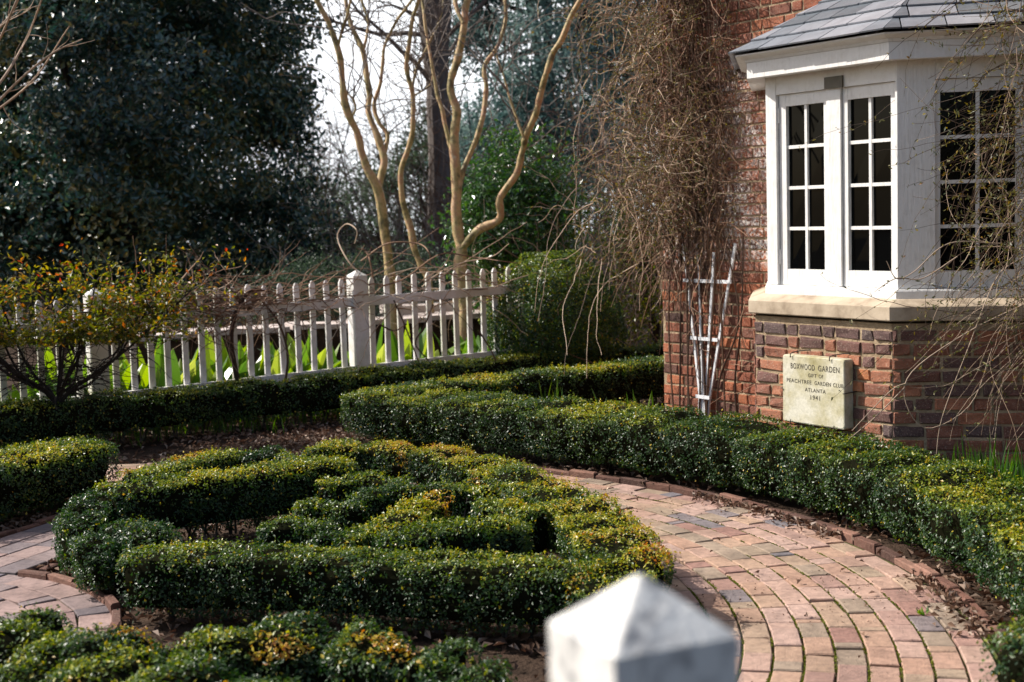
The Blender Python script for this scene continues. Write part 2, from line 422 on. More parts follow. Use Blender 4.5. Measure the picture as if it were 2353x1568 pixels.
    sprk = RNG.random(m_) < .01+.02*gold; tone = np.where(sprk, RNG.uniform(.7, .95, m_), tone)
    if brown:
        bm = (noise(X, 4.5, sd+8) > .62-brown*.6) & (RNG.random(m_) < .75)
        tone = np.where(bm, RNG.uniform(.80, 1., m_), tone)
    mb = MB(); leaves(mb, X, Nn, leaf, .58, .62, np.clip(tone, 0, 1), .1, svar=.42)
    # young shoots the shears have missed
    up_ = np.where(X[:, 2] > hh*.8)[0]
    if len(up_):
        sh = RNG.choice(up_, int(len(up_)*.012)+1); hgt_ = RNG.uniform(.008, .035, len(sh))
        for q in range(5):
            Xs = X[sh]+Nn[sh]*(hgt_*(q+1)/5)[:, None]+RNG.normal(0, .004, (len(sh), 3))
            leaves(mb, Xs, norm(Nn[sh]*[1, 1, .3]+RNG.normal(0, .6, (len(sh), 3))), leaf*.9, .5, .5, np.clip(tone[sh]+.15, 0, .85), .1)
    # near-black solid core, the shade inside the hedge put into its colour
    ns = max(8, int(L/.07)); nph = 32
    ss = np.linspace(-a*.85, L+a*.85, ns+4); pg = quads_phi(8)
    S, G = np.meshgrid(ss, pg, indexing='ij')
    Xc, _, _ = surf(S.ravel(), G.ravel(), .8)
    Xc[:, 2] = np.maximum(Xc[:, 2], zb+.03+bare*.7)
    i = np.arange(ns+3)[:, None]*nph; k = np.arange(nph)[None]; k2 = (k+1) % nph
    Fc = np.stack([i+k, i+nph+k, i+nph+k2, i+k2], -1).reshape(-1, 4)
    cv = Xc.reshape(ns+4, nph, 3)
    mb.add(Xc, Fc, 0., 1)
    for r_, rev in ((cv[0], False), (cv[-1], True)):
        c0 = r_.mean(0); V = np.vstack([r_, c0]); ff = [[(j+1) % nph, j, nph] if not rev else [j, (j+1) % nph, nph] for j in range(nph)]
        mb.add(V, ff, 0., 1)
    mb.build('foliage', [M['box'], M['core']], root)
    # stems under the foliage
    mb = MB(); st = np.arange(.05, max(L, .1), .13)
    for s0 in st:
        for _ in range(3):
            b0, _, _ = surf(np.array([s0+RNG.normal(0, .02)]), np.array([-PI/2]), .2, False)
            t0, _, _ = surf(np.array([s0+RNG.normal(0, .07)]), np.array([RNG.uniform(0, PI)]), .55, False)
            p0 = b0[0]*[1, 1, 0]; p1 = t0[0]; pm = (p0+p1)/2+RNG.normal(0, .02, 3); pm[2] = abs(pm[2])
            tube(mb, [p0, pm, p1], .007, .003, 4, RNG.uniform(0, .6))
    mb.build('stems', M['twig'], root)
    return root

G_ = lambda L, h: [g(u, v, h) for u, v in L]
hg = 'clipped boxwood hedges'
HG = .285
# the circular garden bed
ring = [(730, 1022), (860, 1018), (1000, 1032), (1130, 1066), (1250, 1112), (1340, 1160), (1405, 1215), (1435, 1270), (1400, 1325)]
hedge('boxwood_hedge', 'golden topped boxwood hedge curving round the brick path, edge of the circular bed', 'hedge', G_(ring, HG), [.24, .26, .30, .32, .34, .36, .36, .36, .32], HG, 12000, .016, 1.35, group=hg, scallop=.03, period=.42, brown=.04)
hedge('boxwood_hedge', 'long straight dark boxwood hedge across the front of the circular bed', 'hedge', [g(u, v)+[0, .15] for u, v in ((345, 1452), (560, 1455), (800, 1464), (1050, 1484), (1300, 1500))], .29, [.30, .29, .29, .30, .30], 13500, .016, .6, group=hg, bare=.02)
hedge('boxwood_hedge', 'boxwood hedge running back along the left edge of the circular bed', 'hedge', G_([(290, 1112), (420, 1094), (560, 1078), (700, 1062), (765, 1056)], .34), [.3, .28, .27, .27, .24], .34, 12000, .017, .7, group=hg, bare=.03)
hedge('boxwood_hedge', 'low boxwood hedge with orange tips at the rear left of the circular bed', 'hedge', G_([(330, 1080), (420, 1055), (530, 1036)], HG), .26, HG, 10500, .017, .75, group=hg, brown=.2)
hedge('boxwood_hedge', 'short leafy boxwood hedge turning the left corner of the circular bed', 'hedge', G_([(265, 1125), (205, 1160), (185, 1195), (225, 1235)], HG), [.2, .22, .22, .18], [.31, .3, .28, .25], 11500, .018, .12, group=hg, lump=.05, scallop=.05, period=.25)
hedge('boxwood_shrub', 'loose green boxwood bush inside the left corner of the circular bed', 'shrub', G_([(280, 1200), (330, 1205), (350, 1215)], .29), [.2, .26, .22], .29, 11500, .019, .12, lump=.06, e=2.8)
hedge('boxwood_shrub', 'small ragged boxwood bush behind the left end of the front hedge', 'shrub', G_([(385, 1250), (425, 1262)], .24), .16, .24, 11000, .019, .08, lump=.05, e=2.4)
hedge('boxwood_shrub', 'dark green round boxwood bush at the rear of the circular bed', 'shrub', G_([(585, 1038), (615, 1035)], HG), .2, HG, 10500, .018, .1, lump=.04, e=2.6)
hedge('boxwood_shrub', 'yellowing boxwood bush at the rear, right of the dark round one', 'shrub', G_([(655, 1042), (720, 1046), (762, 1048)], HG), [.2, .24, .2], HG, 10500, .018, .4, lump=.04, e=3)
# knot in the middle of the bed
kg = 'clipped boxwood blocks of the knot'
def knot(label, pts, w, h=HG, gold=.3, brown=0., lump=.03, leaf=.018, e=7, bare=0.):
    lump = .018; w = [q*.74 for q in w] if isinstance(w, list) else w*.74; h = h*.95; gold = min(1, gold*1.5)
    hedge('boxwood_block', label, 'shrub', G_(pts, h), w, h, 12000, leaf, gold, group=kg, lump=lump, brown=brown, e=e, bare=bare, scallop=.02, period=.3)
knot('boxwood block at the left end of the knot, beside bare leaf mould', [(625, 1200), (690, 1192), (725, 1200)], [.22, .3, .22], .28, .35)
knot('small dark boxwood block second from left in the knot', [(745, 1224), (780, 1222)], .18, .25, .1)
knot('boxwood block behind the left end of the knot', [(705, 1152), (770, 1150), (800, 1158)], [.2, .26, .22], .29, .45)
knot('boxwood block with orange twigs in front of the centre of the knot', [(800, 1225), (850, 1205), (880, 1215)], [.2, .26, .22], .28, .5, .35)
knot('boxwood block with yellow crest at the rear left of the knot', [(760, 1100), (830, 1092), (905, 1095)], [.22, .28, .26], .3, .45)
knot('dark fronted boxwood block in the rear middle of the knot', [(835, 1132), (890, 1118), (935, 1120)], [.2, .26, .24], .3, .4)
knot('golden boxwood block stepping up through the middle of the knot', [(905, 1192), (960, 1160), (1000, 1132)], [.28, .3, .26], .31, .6, .15)
knot('boxwood block with deep shadowed front at the rear right of the knot', [(985, 1108), (1060, 1112), (1118, 1118)], [.16, .18, .18], .31, .5)
knot('widest boxwood block at the right end of the knot, dull orange behind', [(930, 1222), (1010, 1208), (1100, 1196), (1165, 1192)], [.3, .3, .34, .34], .31, .35, .12)
knot('green boxwood block linking the knot to the golden ring hedge', [(1140, 1150), (1205, 1160)], .3, .31, .5)
# front of the picture
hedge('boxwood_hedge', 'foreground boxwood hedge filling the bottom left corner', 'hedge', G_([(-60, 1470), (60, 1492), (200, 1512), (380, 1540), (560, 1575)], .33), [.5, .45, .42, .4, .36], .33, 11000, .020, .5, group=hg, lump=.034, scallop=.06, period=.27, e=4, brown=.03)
hedge('boxwood_shrub', 'bronze tipped boxwood bush beside the left brick path in the foreground', 'shrub', G_([(215, 1462), (290, 1448)], .36), .24, .36, 12000, .017, .5, lump=.05, brown=.45, e=2.6)
hedge('boxwood_shrub', 'dark boxwood bush at the left picture edge beside the brick plaza', 'shrub', G_([(-60, 1412), (30, 1412), (70, 1408)], .34), .26, .34, 12000, .017, .25, lump=.04, e=3)
hedge('boxwood_hedge', 'foreground boxwood hedge between the front bed and the white post', 'hedge', G_([(500, 1468), (570, 1440), (700, 1446), (850, 1460), (960, 1475)], .30), [.25, .34, .36, .36, .36], .30, 11000, .020, .5, group=hg, lump=.034, scallop=.06, period=.3, brown=.02, e=4.5)
hedge('boxwood_shrub', 'small sprouting boxwood bush just left of the near white post', 'shrub', G_([(1040, 1530), (1105, 1535)], .27), .2, .27, 12000, .019, .1, lump=.06, e=2.6)
hedge('boxwood_shrub', 'thin dark boxwood bush left of the bottom foreground hedge', 'shrub', G_([(395, 1478), (440, 1482)], .22), .16, .22, 9000, .018, .15, lump=.05, e=2.4)
hedge('boxwood_hedge', 'squared boxwood hedge left of the brick cross path', 'hedge', G_([(-120, 1072), (0, 1048), (80, 1032), (150, 1020)], .36), [.6, .58, .54, .54], .36, 9500, .018, .65, group=hg)
# outer hedges
A_c = np.array([-2.233, 5.697])
A_pts = [A_c+r*np.array([math.cos(math.radians(a)), math.sin(math.radians(a))]) for a, r in ((75.5, 4.86), (71, 4.72), (62, 4.55), (55, 4.46), (48, 4.42), (38, 4.39), (29, 4.38), (18, 4.36), (8, 4.36), (-5, 4.36), (-18, 4.40), (-32, 4.44))]
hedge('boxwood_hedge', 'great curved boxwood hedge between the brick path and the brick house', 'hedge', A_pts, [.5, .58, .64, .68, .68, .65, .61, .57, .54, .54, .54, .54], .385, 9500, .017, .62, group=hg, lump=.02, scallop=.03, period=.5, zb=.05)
hedge('boxwood_shrub', 'blurred boxwood bush in the bottom right corner of the picture', 'shrub', [np.array([1.50, 3.95]), np.array([1.66, 3.86])], .34, .42, 11000, .017, .5, lump=.04, e=3)
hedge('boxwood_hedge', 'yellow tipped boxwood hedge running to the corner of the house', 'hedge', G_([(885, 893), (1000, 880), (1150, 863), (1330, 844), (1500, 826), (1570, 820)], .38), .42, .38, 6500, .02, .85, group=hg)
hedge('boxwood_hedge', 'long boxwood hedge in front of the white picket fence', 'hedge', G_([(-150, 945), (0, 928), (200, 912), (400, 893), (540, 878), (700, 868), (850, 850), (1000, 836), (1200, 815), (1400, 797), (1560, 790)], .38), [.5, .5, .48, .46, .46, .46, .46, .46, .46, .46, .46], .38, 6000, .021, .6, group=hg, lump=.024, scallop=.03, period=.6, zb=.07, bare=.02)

# ------------------------------------------------------------------ ground, paths
mb = MB(); NG = 60
gx = np.linspace(-70, 70, NG); gy = np.linspace(-4, 110, NG)
V = np.array([[x, y, -.012] for x in gx for y in gy])
i = np.arange(NG-1)[:, None]*NG+np.arange(NG-1)[None]
mb.add(V, np.stack([i, i+NG, i+NG+1, i+1], -1).reshape(-1, 4)); tag(mb.build('ground', M['soil']), 'dark soil and leaf mould of the garden', 'ground', kind='structure')

C0 = np.array([-2.233, 5.697]); C2 = np.array([-2.911, 5.458])
pdir = norm(np.array([[.35, .937]]))[0]; pn = np.array([pdir[1], -pdir[0]])
PS = np.array([-2.62, 6.9])           # a point on the cross path's axis
def ringband(mb, c, r0, r1, a0, a1, z, n=90):
    a = np.radians(np.linspace(a0, a1, n))
    V = np.concatenate([np.c_[c[0]+r*np.cos(a), c[1]+r*np.sin(a), np.full(n, z)] for r in (r0, r1)])
    k = np.arange(n-1); mb.add(V, np.stack([k, k+n, k+n+1, k+1], -1))
mb = MB(); ringband(mb, C0, 2.86, 4.02, -75, 150, 0.)
tag(mb.build('brick_path_joints', M['mortard']), 'mossy soil in the joints of the curved path', 'path', kind='structure')
mb = MB()
tn = []
def arc_bricks(mb, c, r0, r1, rw, a0, a1, ln, z0=-.01, z1=.012, keep=None, gap=.009):
    O, U, Vv, Wv = [], [], [], []
    nr = int(round((r1-r0)/rw))
    for k in range(nr):
        r = r0+(k+.5)*(r1-r0)/nr; a = math.radians(a0)+RNG.uniform(0, ln/r)
        while a < math.radians(a1):
            l_ = ln if RNG.random() > .06 else ln*.5
            if RNG.random() < .05: l_ = ln*.3
            am = a+l_/2/r
            t = np.array([-math.sin(am), math.cos(am), 0]); q = np.array([math.cos(am), math.sin(am), 0])
            p = np.array([c[0], c[1], 0])+q*r
            if keep is None or keep(p[:2]):
                dz = RNG.normal(0, .002)
                w_ = (r1-r0)/nr-gap; l2 = l_-gap*.7
                tl = RNG.normal(0, .012)
                O.append(p-t*l2/2-q*w_/2+[0, 0, z0+dz]); U.append(t*l2+[0, 0, tl*l2]); Vv.append(-q*w_+[0, 0, RNG.normal(0, .008)*w_]); Wv.append([0, 0, z1-z0])
                O[-1] = O[-1]+q*w_
            a += l_/r
    tone = np.clip(RNG.beta(1.7, 1.5, len(O))*1.02, .19, 1); dk = RNG.random(len(O)) < .055; tone[dk] = RNG.uniform(0, .12, dk.sum())
    bricks(mb, np.array(O), np.array(U), np.array(Vv), np.array(Wv), .004, .0006, tone)
arc_bricks(mb, C0, 2.88, 4.0, .112, -75, 150, .20)
def plaza_keep(p): return True
tag(mb.build('brick_path', M['paver']), 'curved path of weathered red paving bricks laid in arcs', 'path', kind='structure')
# small plaza and cross path at left
mb = MB(); ringband(mb, C2, .0, 1.30, -90, 130, .0, 60)
c_, n_ = PS, 2
V = [np.r_[PS-pn*.33-pdir*.45, -.001*0+.001], np.r_[PS+pn*.27-pdir*.45, .001], np.r_[PS+pn*.27+pdir*2.1, .001], np.r_[PS-pn*.33+pdir*2.1, .001]]
mb.add(V, [[0, 1, 2, 3]])
tag(mb.build('brick_plaza_joints', M['mortard']), 'joints of the small brick plaza', 'path', kind='structure')
mb = MB(); arc_bricks(mb, C2, .18, 1.28, .157, -90, 128, .24, z1=.013, gap=.008)
O, U, Vv = [], [], []
for k in range(4):
    y = -.5+RNG.uniform(0, .2)
    while y < 2.0:
        p = PS+pdir*y+pn*(-.30+k*.15)
        if np.hypot(*(p+pdir*.12-C2)) > 1.36 and np.hypot(*(p+pdir*.1-C0)) < 3.9:
            O.append(np.r_[p, -.01+RNG.normal(0, .001)]); U.append(np.r_[pn*.142, 0]); Vv.append(np.r_[pdir*.232, 0])
        y += .24
tone = np.clip(RNG.beta(2.4, 2.2, len(O)), .1, 1)
bricks(mb, np.array(O), np.array(U), np.array(Vv), np.array([[0, 0, .0235]]), .004, .0006, tone)
tag(mb.build('brick_plaza', M['paver_shaded']), 'small brick plaza with a brick path leading back', 'path', kind='structure')

# brick edgings, set on edge
def edging(name, label, pts, ln=.2, h=.045, th=.045, lean=0.):
    pts = np.asarray(pts, float); d = np.concatenate([[0], np.cumsum(np.linalg.norm(np.diff(pts, axis=0), axis=1))])
    O, U, Vv, Wv = [], [], [], []
    s = 0
    while s+ln*.6 < d[-1]:
        p = np.array([np.interp(s, d, pts[:, j]) for j in (0, 1)]); q = np.array([np.interp(min(s+ln-.006, d[-1]), d, pts[:, j]) for j in (0, 1)])
        t = q-p; nn = norm(np.array([[-t[1], t[0]]]))[0]*th
        O.append(np.r_[p+RNG.normal(0, .003, 2), -.03]); U.append(np.r_[t, RNG.normal(0, .004)]); Vv.append(np.r_[nn, 0]); Wv.append([0, 0, h+.03+RNG.normal(0, .006)])
        s += ln
    mb = MB(); bricks(mb, np.array(O), np.array(U), np.array(Vv), np.array(Wv), .006, .0015, RNG.random(len(O)))
    return tag(mb.build(name, M['edge']), label, 'edging', 'brick edgings along the paths', 'structure')
def arcpts(c, r, a0, a1, n=60):
    a = np.radians(np.linspace(a0, a1, n)); return np.c_[c[0]+r*np.cos(a), c[1]+r*np.sin(a)]
edging('path_edging', 'raised brick edging on the outside of the curved path', arcpts(C0, 4.05, 76, -70), h=.03, th=.045)
edging('path_edging', 'curved brick edging at the tip of the circular bed', arcpts(C2, 1.30, 64, -12), h=.035, th=-.04)
tip = arcpts(C2, 1.30, 64, 64, 2)[0]
edging('path_edging', 'short straight brick edging left of the circular bed', [tip+pdir*1.3, tip], h=.022, th=.04)
edging('path_edging', 'brick edging in front of the squared hedge at left', [np.array([-3.4, 5.9]), np.array([-2.78, 7.35]), np.array([-2.3, 8.65])], h=.04)
edging('path_edging', 'brick edging under the fence hedge, far side of the path', arcpts(C0, 4.06, 150, 98), h=.05)

# moss and weeds in the joints
mb = MB(); n = 16000
a = np.radians(RNG.uniform(-60, 70, n)); k = RNG.integers(1, 9, n); r = 2.88+k*.112+RNG.normal(0, .0035, n)
P = np.c_[C0[0]+r*np.cos(a), C0[1]+r*np.sin(a), np.full(n, .009)]
kp = (noise(P, 2.2, 4) > -.25) & (noise(P, 7, 5) > -.35); P = P[kp]
leaves(mb, P, [0, 0, 1], .010, .8, .6, RNG.random(len(P)), .1)
tag(mb.build('moss', M['moss']), 'bright green moss growing in the joints of the curved path', 'moss', kind='stuff')

# leaf litter
def inbed(P):
    d0 = np.hypot(P[:, 0]-C0[0], P[:, 1]-C0[1]); d2 = np.hypot(P[:, 0]-C2[0], P[:, 1]-C2[1])
    rel = P[:, :2]-PS; sx = rel@pn
    strip = (sx > -.36) & (sx < .30) & (rel@pdir > -.5)& (rel@pdir < 2)
    path = ((d0 > 2.86) & (d0 < 4.05)) | (d2 < 1.28) | strip
    return ~path, d0
mb = MB(); n = 60000
P = np.c_[RNG.uniform(-4.5, 3.4, n), RNG.uniform(3.6, 12.5, n), RNG.uniform(.0, .022, n)]
ok, d0 = inbed(P)
dens = np.clip(.55+.9*noise(P, 1.7, 2), .06, 1)
P = P[ok & (RNG.random(n) < dens)]
tn = RNG.beta(1.6, 2, len(P))
leaves(mb, P, [0, 0, 1], .048, .5, .55, tn, .22)
a = np.radians(RNG.uniform(-40, 75, 1500)); r = 4.05-np.abs(RNG.normal(0, .07, 1500))
P = np.c_[C0[0]+r*np.cos(a), C0[1]+r*np.sin(a), RNG.uniform(.016, .03, 1500)]
P = P[noise(P, 2.2, 11) > -.05]
leaves(mb, P, [0, 0, 1], .038, .5, .6, RNG.beta(1.6, 1.6, len(P)), .25)
a = np.radians(RNG.uniform(-50, 75, 3200)); r = RNG.uniform(2.9, 4.05, 3200)
P = np.c_[C0[0]+r*np.cos(a), C0[1]+r*np.sin(a), np.full(3200, .017)]; P = P[noise(P, 1.6, 14) > -.1]
leaves(mb, P, [0, 0, 1], .009, .6, .5, RNG.random(len(P)), .25, svar=.7)
P = np.c_[C0[0]+RNG.uniform(2.95, 4, 46)*np.cos(b_ := np.radians(RNG.uniform(-40, 70, 46))), C0[1]+RNG.uniform(3., 4, 46)*np.sin(b_), np.full(46, .024)]
leaves(mb, P, [0, 0, 1], .03, .5, .5, RNG.uniform(.3, .8, 46), .25)
tag(mb.build('leaf_litter', M['litter']), 'dry brown fallen leaves lying in the beds and along the edging', 'leaf litter', kind='stuff')

def blades(mb, base, n, L, w, spread=.35, tone=(.3, 1), rad=.05, arch=.3):
    for _ in range(n):
        p = np.array([base[0]+RNG.normal(0, rad), base[1]+RNG.normal(0, rad), 0.])
        az = RNG.uniform(0, 2*PI); l_ = L*RNG.uniform(.6, 1.1)
        d = np.array([math.cos(az), math.sin(az), 0])*spread*RNG.uniform(.2, 1)
        side = np.array([-math.sin(az), math.cos(az), 0])
        t = np.linspace(0, 1, 5)[:, None]
        c = p+d*l_*(t*.6+arch*t**2)+np.array([0, 0, 1])*l_*(t-.25*spread*arch*t**2*2)
        ww = (w*.5*np.array([.7, 1, .95, .6, .03]))[:, None]
        ct = np.cross(side, norm(d[None]+[0, 0, 1])[0])*w*.15
        V = np.concatenate([c-side*ww, c+ct*0-np.cross(side, [0, 0, 1])*ww*.35, c+side*ww])
        k = np.arange(4); Fc = np.concatenate([np.stack([k, k+5, k+6, k+1], -1), np.stack([k+5, k+10, k+11, k+6], -1)])
        mb.add(V, Fc, RNG.uniform(*tone))
def clump(name, label, cat, spots, n, L, w, mat='grass', group=None, **k):
    mb = MB()
    for s in spots: blades(mb, s, n, L, w, **k)
    return tag(mb.build(name, M[mat]), label, cat, group)
clump('daffodil_leaves', 'upright green bulb leaves under the bay window at the right edge', 'plant', [g(u, v) for u, v in [(2215, 1225), (2250, 1230), (2285, 1240), (2320, 1250), (2350, 1255), (2390, 1265), (2265, 1205), (2335, 1215)]], 30, .45, .019, spread=.3, rad=.09, tone=(0, .6))
clump('daffodil_leaves', 'small tuft of green blades between the two right hedges', 'plant', [g(1262, 972), g(1285, 975)], 9, .36, .016, spread=.25, rad=.04)
clump('daffodil_leaves', 'sparse green blades behind the great hedge near the house corner', 'plant', [g(1395, 985), g(1470, 985), g(1545, 990)], 6, .3, .018, spread=.5, rad=.06)
mb = MB()
for q in range(260):
    x = RNG.uniform(-3.9, .6); y = 11.0+(x+3)*.62+RNG.normal(0, .22)-.15
    blades(mb, (x, y), 5, .15, .008, spread=.7, rad=.05)
tag(mb.build('grass', M['grass']), 'short bright grass between the hedge and the fence', 'grass', kind='stuff')
clump('weed', 'small green weed rooted in the joints of the curved path', 'weed', [g(2115, 1417)], 12, .045, .012, spread=1.2, rad=.01)

# ------------------------------------------------------------------ house
e1 = np.array([-.553392, .832921, 0]); n1 = np.array([-.832921, -.553392, 0]); UP = np.array([0, 0, 1.])
B0 = np.array([2.094, 7.8, 0])
def hp(s, off, z): return B0+e1*s+n1*off+UP*z
DEP = .64
house = thing('brick_house', 'old red brick house with a white bay window at the right', 'house', hp(1.2, -.7, 0))
SC = 2.73      # house corner

def quad(mb, pts, tone=.5, mat=0): mb.add(pts, [[0, 1, 2, 3]], tone, mat)
def prism(mb, ring2, z0, z1, tone=.5, mat=0):
    n = len(ring2); V = [[p[0], p[1], z0] for p in ring2]+[[p[0], p[1], z1] for p in ring2]
    mb.add(V, [[k, (k+1) % n, n+(k+1) % n, n+k] for k in range(n)], tone, mat)
    c = np.mean(np.array(ring2)[:, :2], 0)
    mb.add([[p[0], p[1], z1] for p in ring2]+[[c[0], c[1], z1]], [[k, (k+1) % n, n] for k in range(n)], tone, mat)
    mb.add([[p[0], p[1], z0] for p in ring2]+[[c[0], c[1], z0]], [[(k+1) % n, k, n] for k in range(n)], tone, mat)

def brickface(mb, origin, du, dn, length, z0, z1, course=.0762, stretch=.205, joint=.012, rough=.0018, seedoff=0, protr=.0085, tone_fn=None, skip=None, hdr=True):
    O, U, W_, T = [], [], [], []
    rows = int((z1-z0)/course)
    for r in range(rows):
        z = z0+r*course
        x = -RNG.uniform(0, .2)
        flem = hdr and (RNG.random() < .45)
        alt = 0
        while x < length:
            l_ = stretch if not flem else (stretch if alt % 2 else stretch*.5)
            if not flem and RNG.random() < .08: l_ = stretch*.55
            a0 = max(x, .004); a1 = min(x+l_-joint, length-.004)
            if a1-a0 > .02 and not (skip and skip(a0, a1, z)):
                jz = RNG.normal(0, .0012)
                O.append(origin+du*a0+UP*(z+jz)-dn*.03); U.append(du*(a1-a0))
                W_.append(dn*(.03+protr+RNG.normal(0, .0018)))
                T.append(tone_fn(a0, z) if tone_fn else RNG.random())
            x += l_; alt += 1
    V = np.broadcast_to(UP*(course-joint), (len(O), 3))
    O = np.array(O); U = np.array(U); W_ = np.array(W_)
    if np.dot(np.cross(du, UP), dn) > 0: bricks(mb, O, U, V, W_, .006, rough, np.array(T))
    else: bricks(mb, O+U, -U, V, W_, .006, rough, np.array(T))

# main wall: mortar body and bricks
mb = MB()
ring2 = [hp(SC, -DEP, 0), hp(-3.2, -DEP, 0), hp(-3.2, -DEP-.35, 0), hp(SC, -DEP-.35, 0)]
prism(mb, ring2, -.1, 6.2)
ring2 = [hp(SC, -DEP-.35, 0), hp(SC-.35, -DEP-.35, 0), hp(SC-.35, -DEP-5.5, 0), hp(SC, -DEP-5.5, 0)]
prism(mb, ring2, -.1, 6.2)
wm = mb.build('wall', M['mortar'], house)
mb = MB()
tf = lambda a, z: float(np.clip(RNG.normal(.68, .2) if z > 2.6 else RNG.normal(.62, .25), 0, 1))
brickface(mb, hp(SC, -DEP, 0), -e1, n1, SC+.0, .0, 6.1, tone_fn=tf, skip=lambda a0, a1, z: a0 > SC-1.06-.0 and z < 2.35 and a0 < SC+.1)
brickface(mb, hp(SC, -DEP-.002, 0), -n1, e1, 5.2, .0, 6.1, tone_fn=tf)
mb.build('brickwork', M['brickw'], wm)
# part of wall right of bay
CL = .905
cant = np.array([math.sin(math.radians(101.4)), math.cos(math.radians(101.4)), 0])
cn = np.array([math.sin(math.radians(-168.6)), math.cos(math.radians(-168.6)), 0])
Rw = B0+cant*CL
mb = MB()
brickface(mb, Rw, -e1, n1, 2.2, .0, 6.1, tone_fn=tf)
mb.build('brickwork', M['brick'], wm)
# bay base
LA = hp(1.08, 0, 0); lc = norm((-n1*.7071+e1*.7071)[None])[0]; Lw = LA+lc*CL
ln_ = norm(np.array([[-lc[1], lc[0], 0]]))[0]
if np.dot(ln_, e1) < 0: ln_ = -ln_
mb = MB(); prism(mb, [LA, B0, Rw, Lw], -.1, .99); bb = mb.build('bay_base', M['mortar'], house)
mb = MB()
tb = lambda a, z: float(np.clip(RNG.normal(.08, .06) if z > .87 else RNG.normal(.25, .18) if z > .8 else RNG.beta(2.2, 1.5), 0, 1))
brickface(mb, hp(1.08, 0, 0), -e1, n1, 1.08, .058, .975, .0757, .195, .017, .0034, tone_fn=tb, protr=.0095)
tb2 = lambda a, z: float(np.clip(RNG.beta(1.3, 2.0), 0, 1))
brickface(mb, B0, cant, cn, CL, .058, .975, .0757, .205, .016, .003, tone_fn=tb2, protr=.0095)
brickface(mb, LA, lc, ln_, CL, .0, .975, .0757, .205, .016, .003, tone_fn=tb2, protr=.0095)
mb.build('brickwork', M['brick'], bb)

# generic outline of the bay, pushed outward by o and shifted at the ends
def bayring(o, so=None):
    so = o if so is None else so
    k = math.tan(math.radians(22.5))
    p1 = hp(1.08+k*so, o, 0); p2 = hp(-k*so, o, 0)
    a = Lw+ln_*so; b = Rw+cn*so
    return [p1, p2, b, a]
def slab(mb, o_bot, o_top, z0, z1, ztop_in=None):
    r0, r1 = bayring(o_bot), bayring(o_top); n = 4
    V = [[*p[:2], z0] for p in r0]+[[*p[:2], z1] for p in r1]
    mb.add(V, [[k, (k+1) % n, n+(k+1) % n, n+k] for k in range(n)])
    mb.add(V, [[4, 5, 6, 7], [3, 2, 1, 0]])
def rings(mb, spec, close=True):
    """stack of bay outlines (offset, z): walls between them, lids at the ends"""
    R = [[[*p[:2], z] for p in bayring(o)] for o, z in spec]
    V = [v for r in R for v in r]
    Fc = []
    for j in range(len(R)-1):
        Fc += [[4*j+k, 4*j+(k+1) % 4, 4*j+4+(k+1) % 4, 4*j+4+k] for k in range(4)]
    Fc += [[3, 2, 1, 0], [4*(len(R)-1)+q for q in (0, 1, 2, 3)]]
    mb.add(V, Fc)
mb = MB(); rings(mb, [(.036, 1.006), (.040, 1.012), (.040, 1.083), (.034, 1.089), (-.05, 1.122), (-.12, 1.124)])
o = mb.build('stone_sill', M['stone'], house)
# white timber frame
FO = -.09
mb = MB(); rings(mb, [(-.062, 1.12), (-.062, 1.163), (-.066, 1.172), (-.12, 1.176)]); fr = mb.build('window_frame', M['paint'], house)
mb = MB()
def fbox(s0, s1, z0, z1, off, th=.07, mb_=None):
    box(mb_ or mb, hp(s0, off-th, z0), e1*(s1-s0), n1*th, UP*(z1-z0))
def cbox(s0, s1, z0, z1, off, th=.07, mb_=None):
    box(mb_ or mb, B0+cant*s0+cn*(off-th)+UP*z0, cant*(s1-s0), cn*th, UP*(z1-z0))
k225 = math.tan(math.radians(22.5))
cr = hp(-k225*FO, FO, 0)          # corner of the frame plane
fbox(.976, 1.062, 1.177, 2.43, FO)
fbox(.462, .571, 1.177, 2.32, FO-.006, .06)
# right corner post wraps the corner
q0 = hp(.052, FO, 0); q2 = cr+cant*.20
prism(mb, [q0, cr, q2, q2-cn*.07, cr-cn*.07-n1*.03, q0-n1*.07], 1.177, 2.43)
fbox(.0521, .975, 2.32, 2.43, FO-.003, .066)
lcr = hp(1.08+k225*FO, FO, 0)
cbl = (cr-B0)@cant
cbox(.2+cbl+.001, CL-.05, 2.32, 2.43, FO-.003, .066)
cbox(CL-.14, CL-.03, 1.177, 2.319, FO-.002, .066)
prism(mb, [Lw+ln_*FO, Lw+ln_*FO+lc*-.62+lc*0, Lw+ln_*(FO-.05)-lc*.62, Lw+ln_*(FO-.05)], 1.177, 2.43)
mb.build('posts', M['paint'], fr)
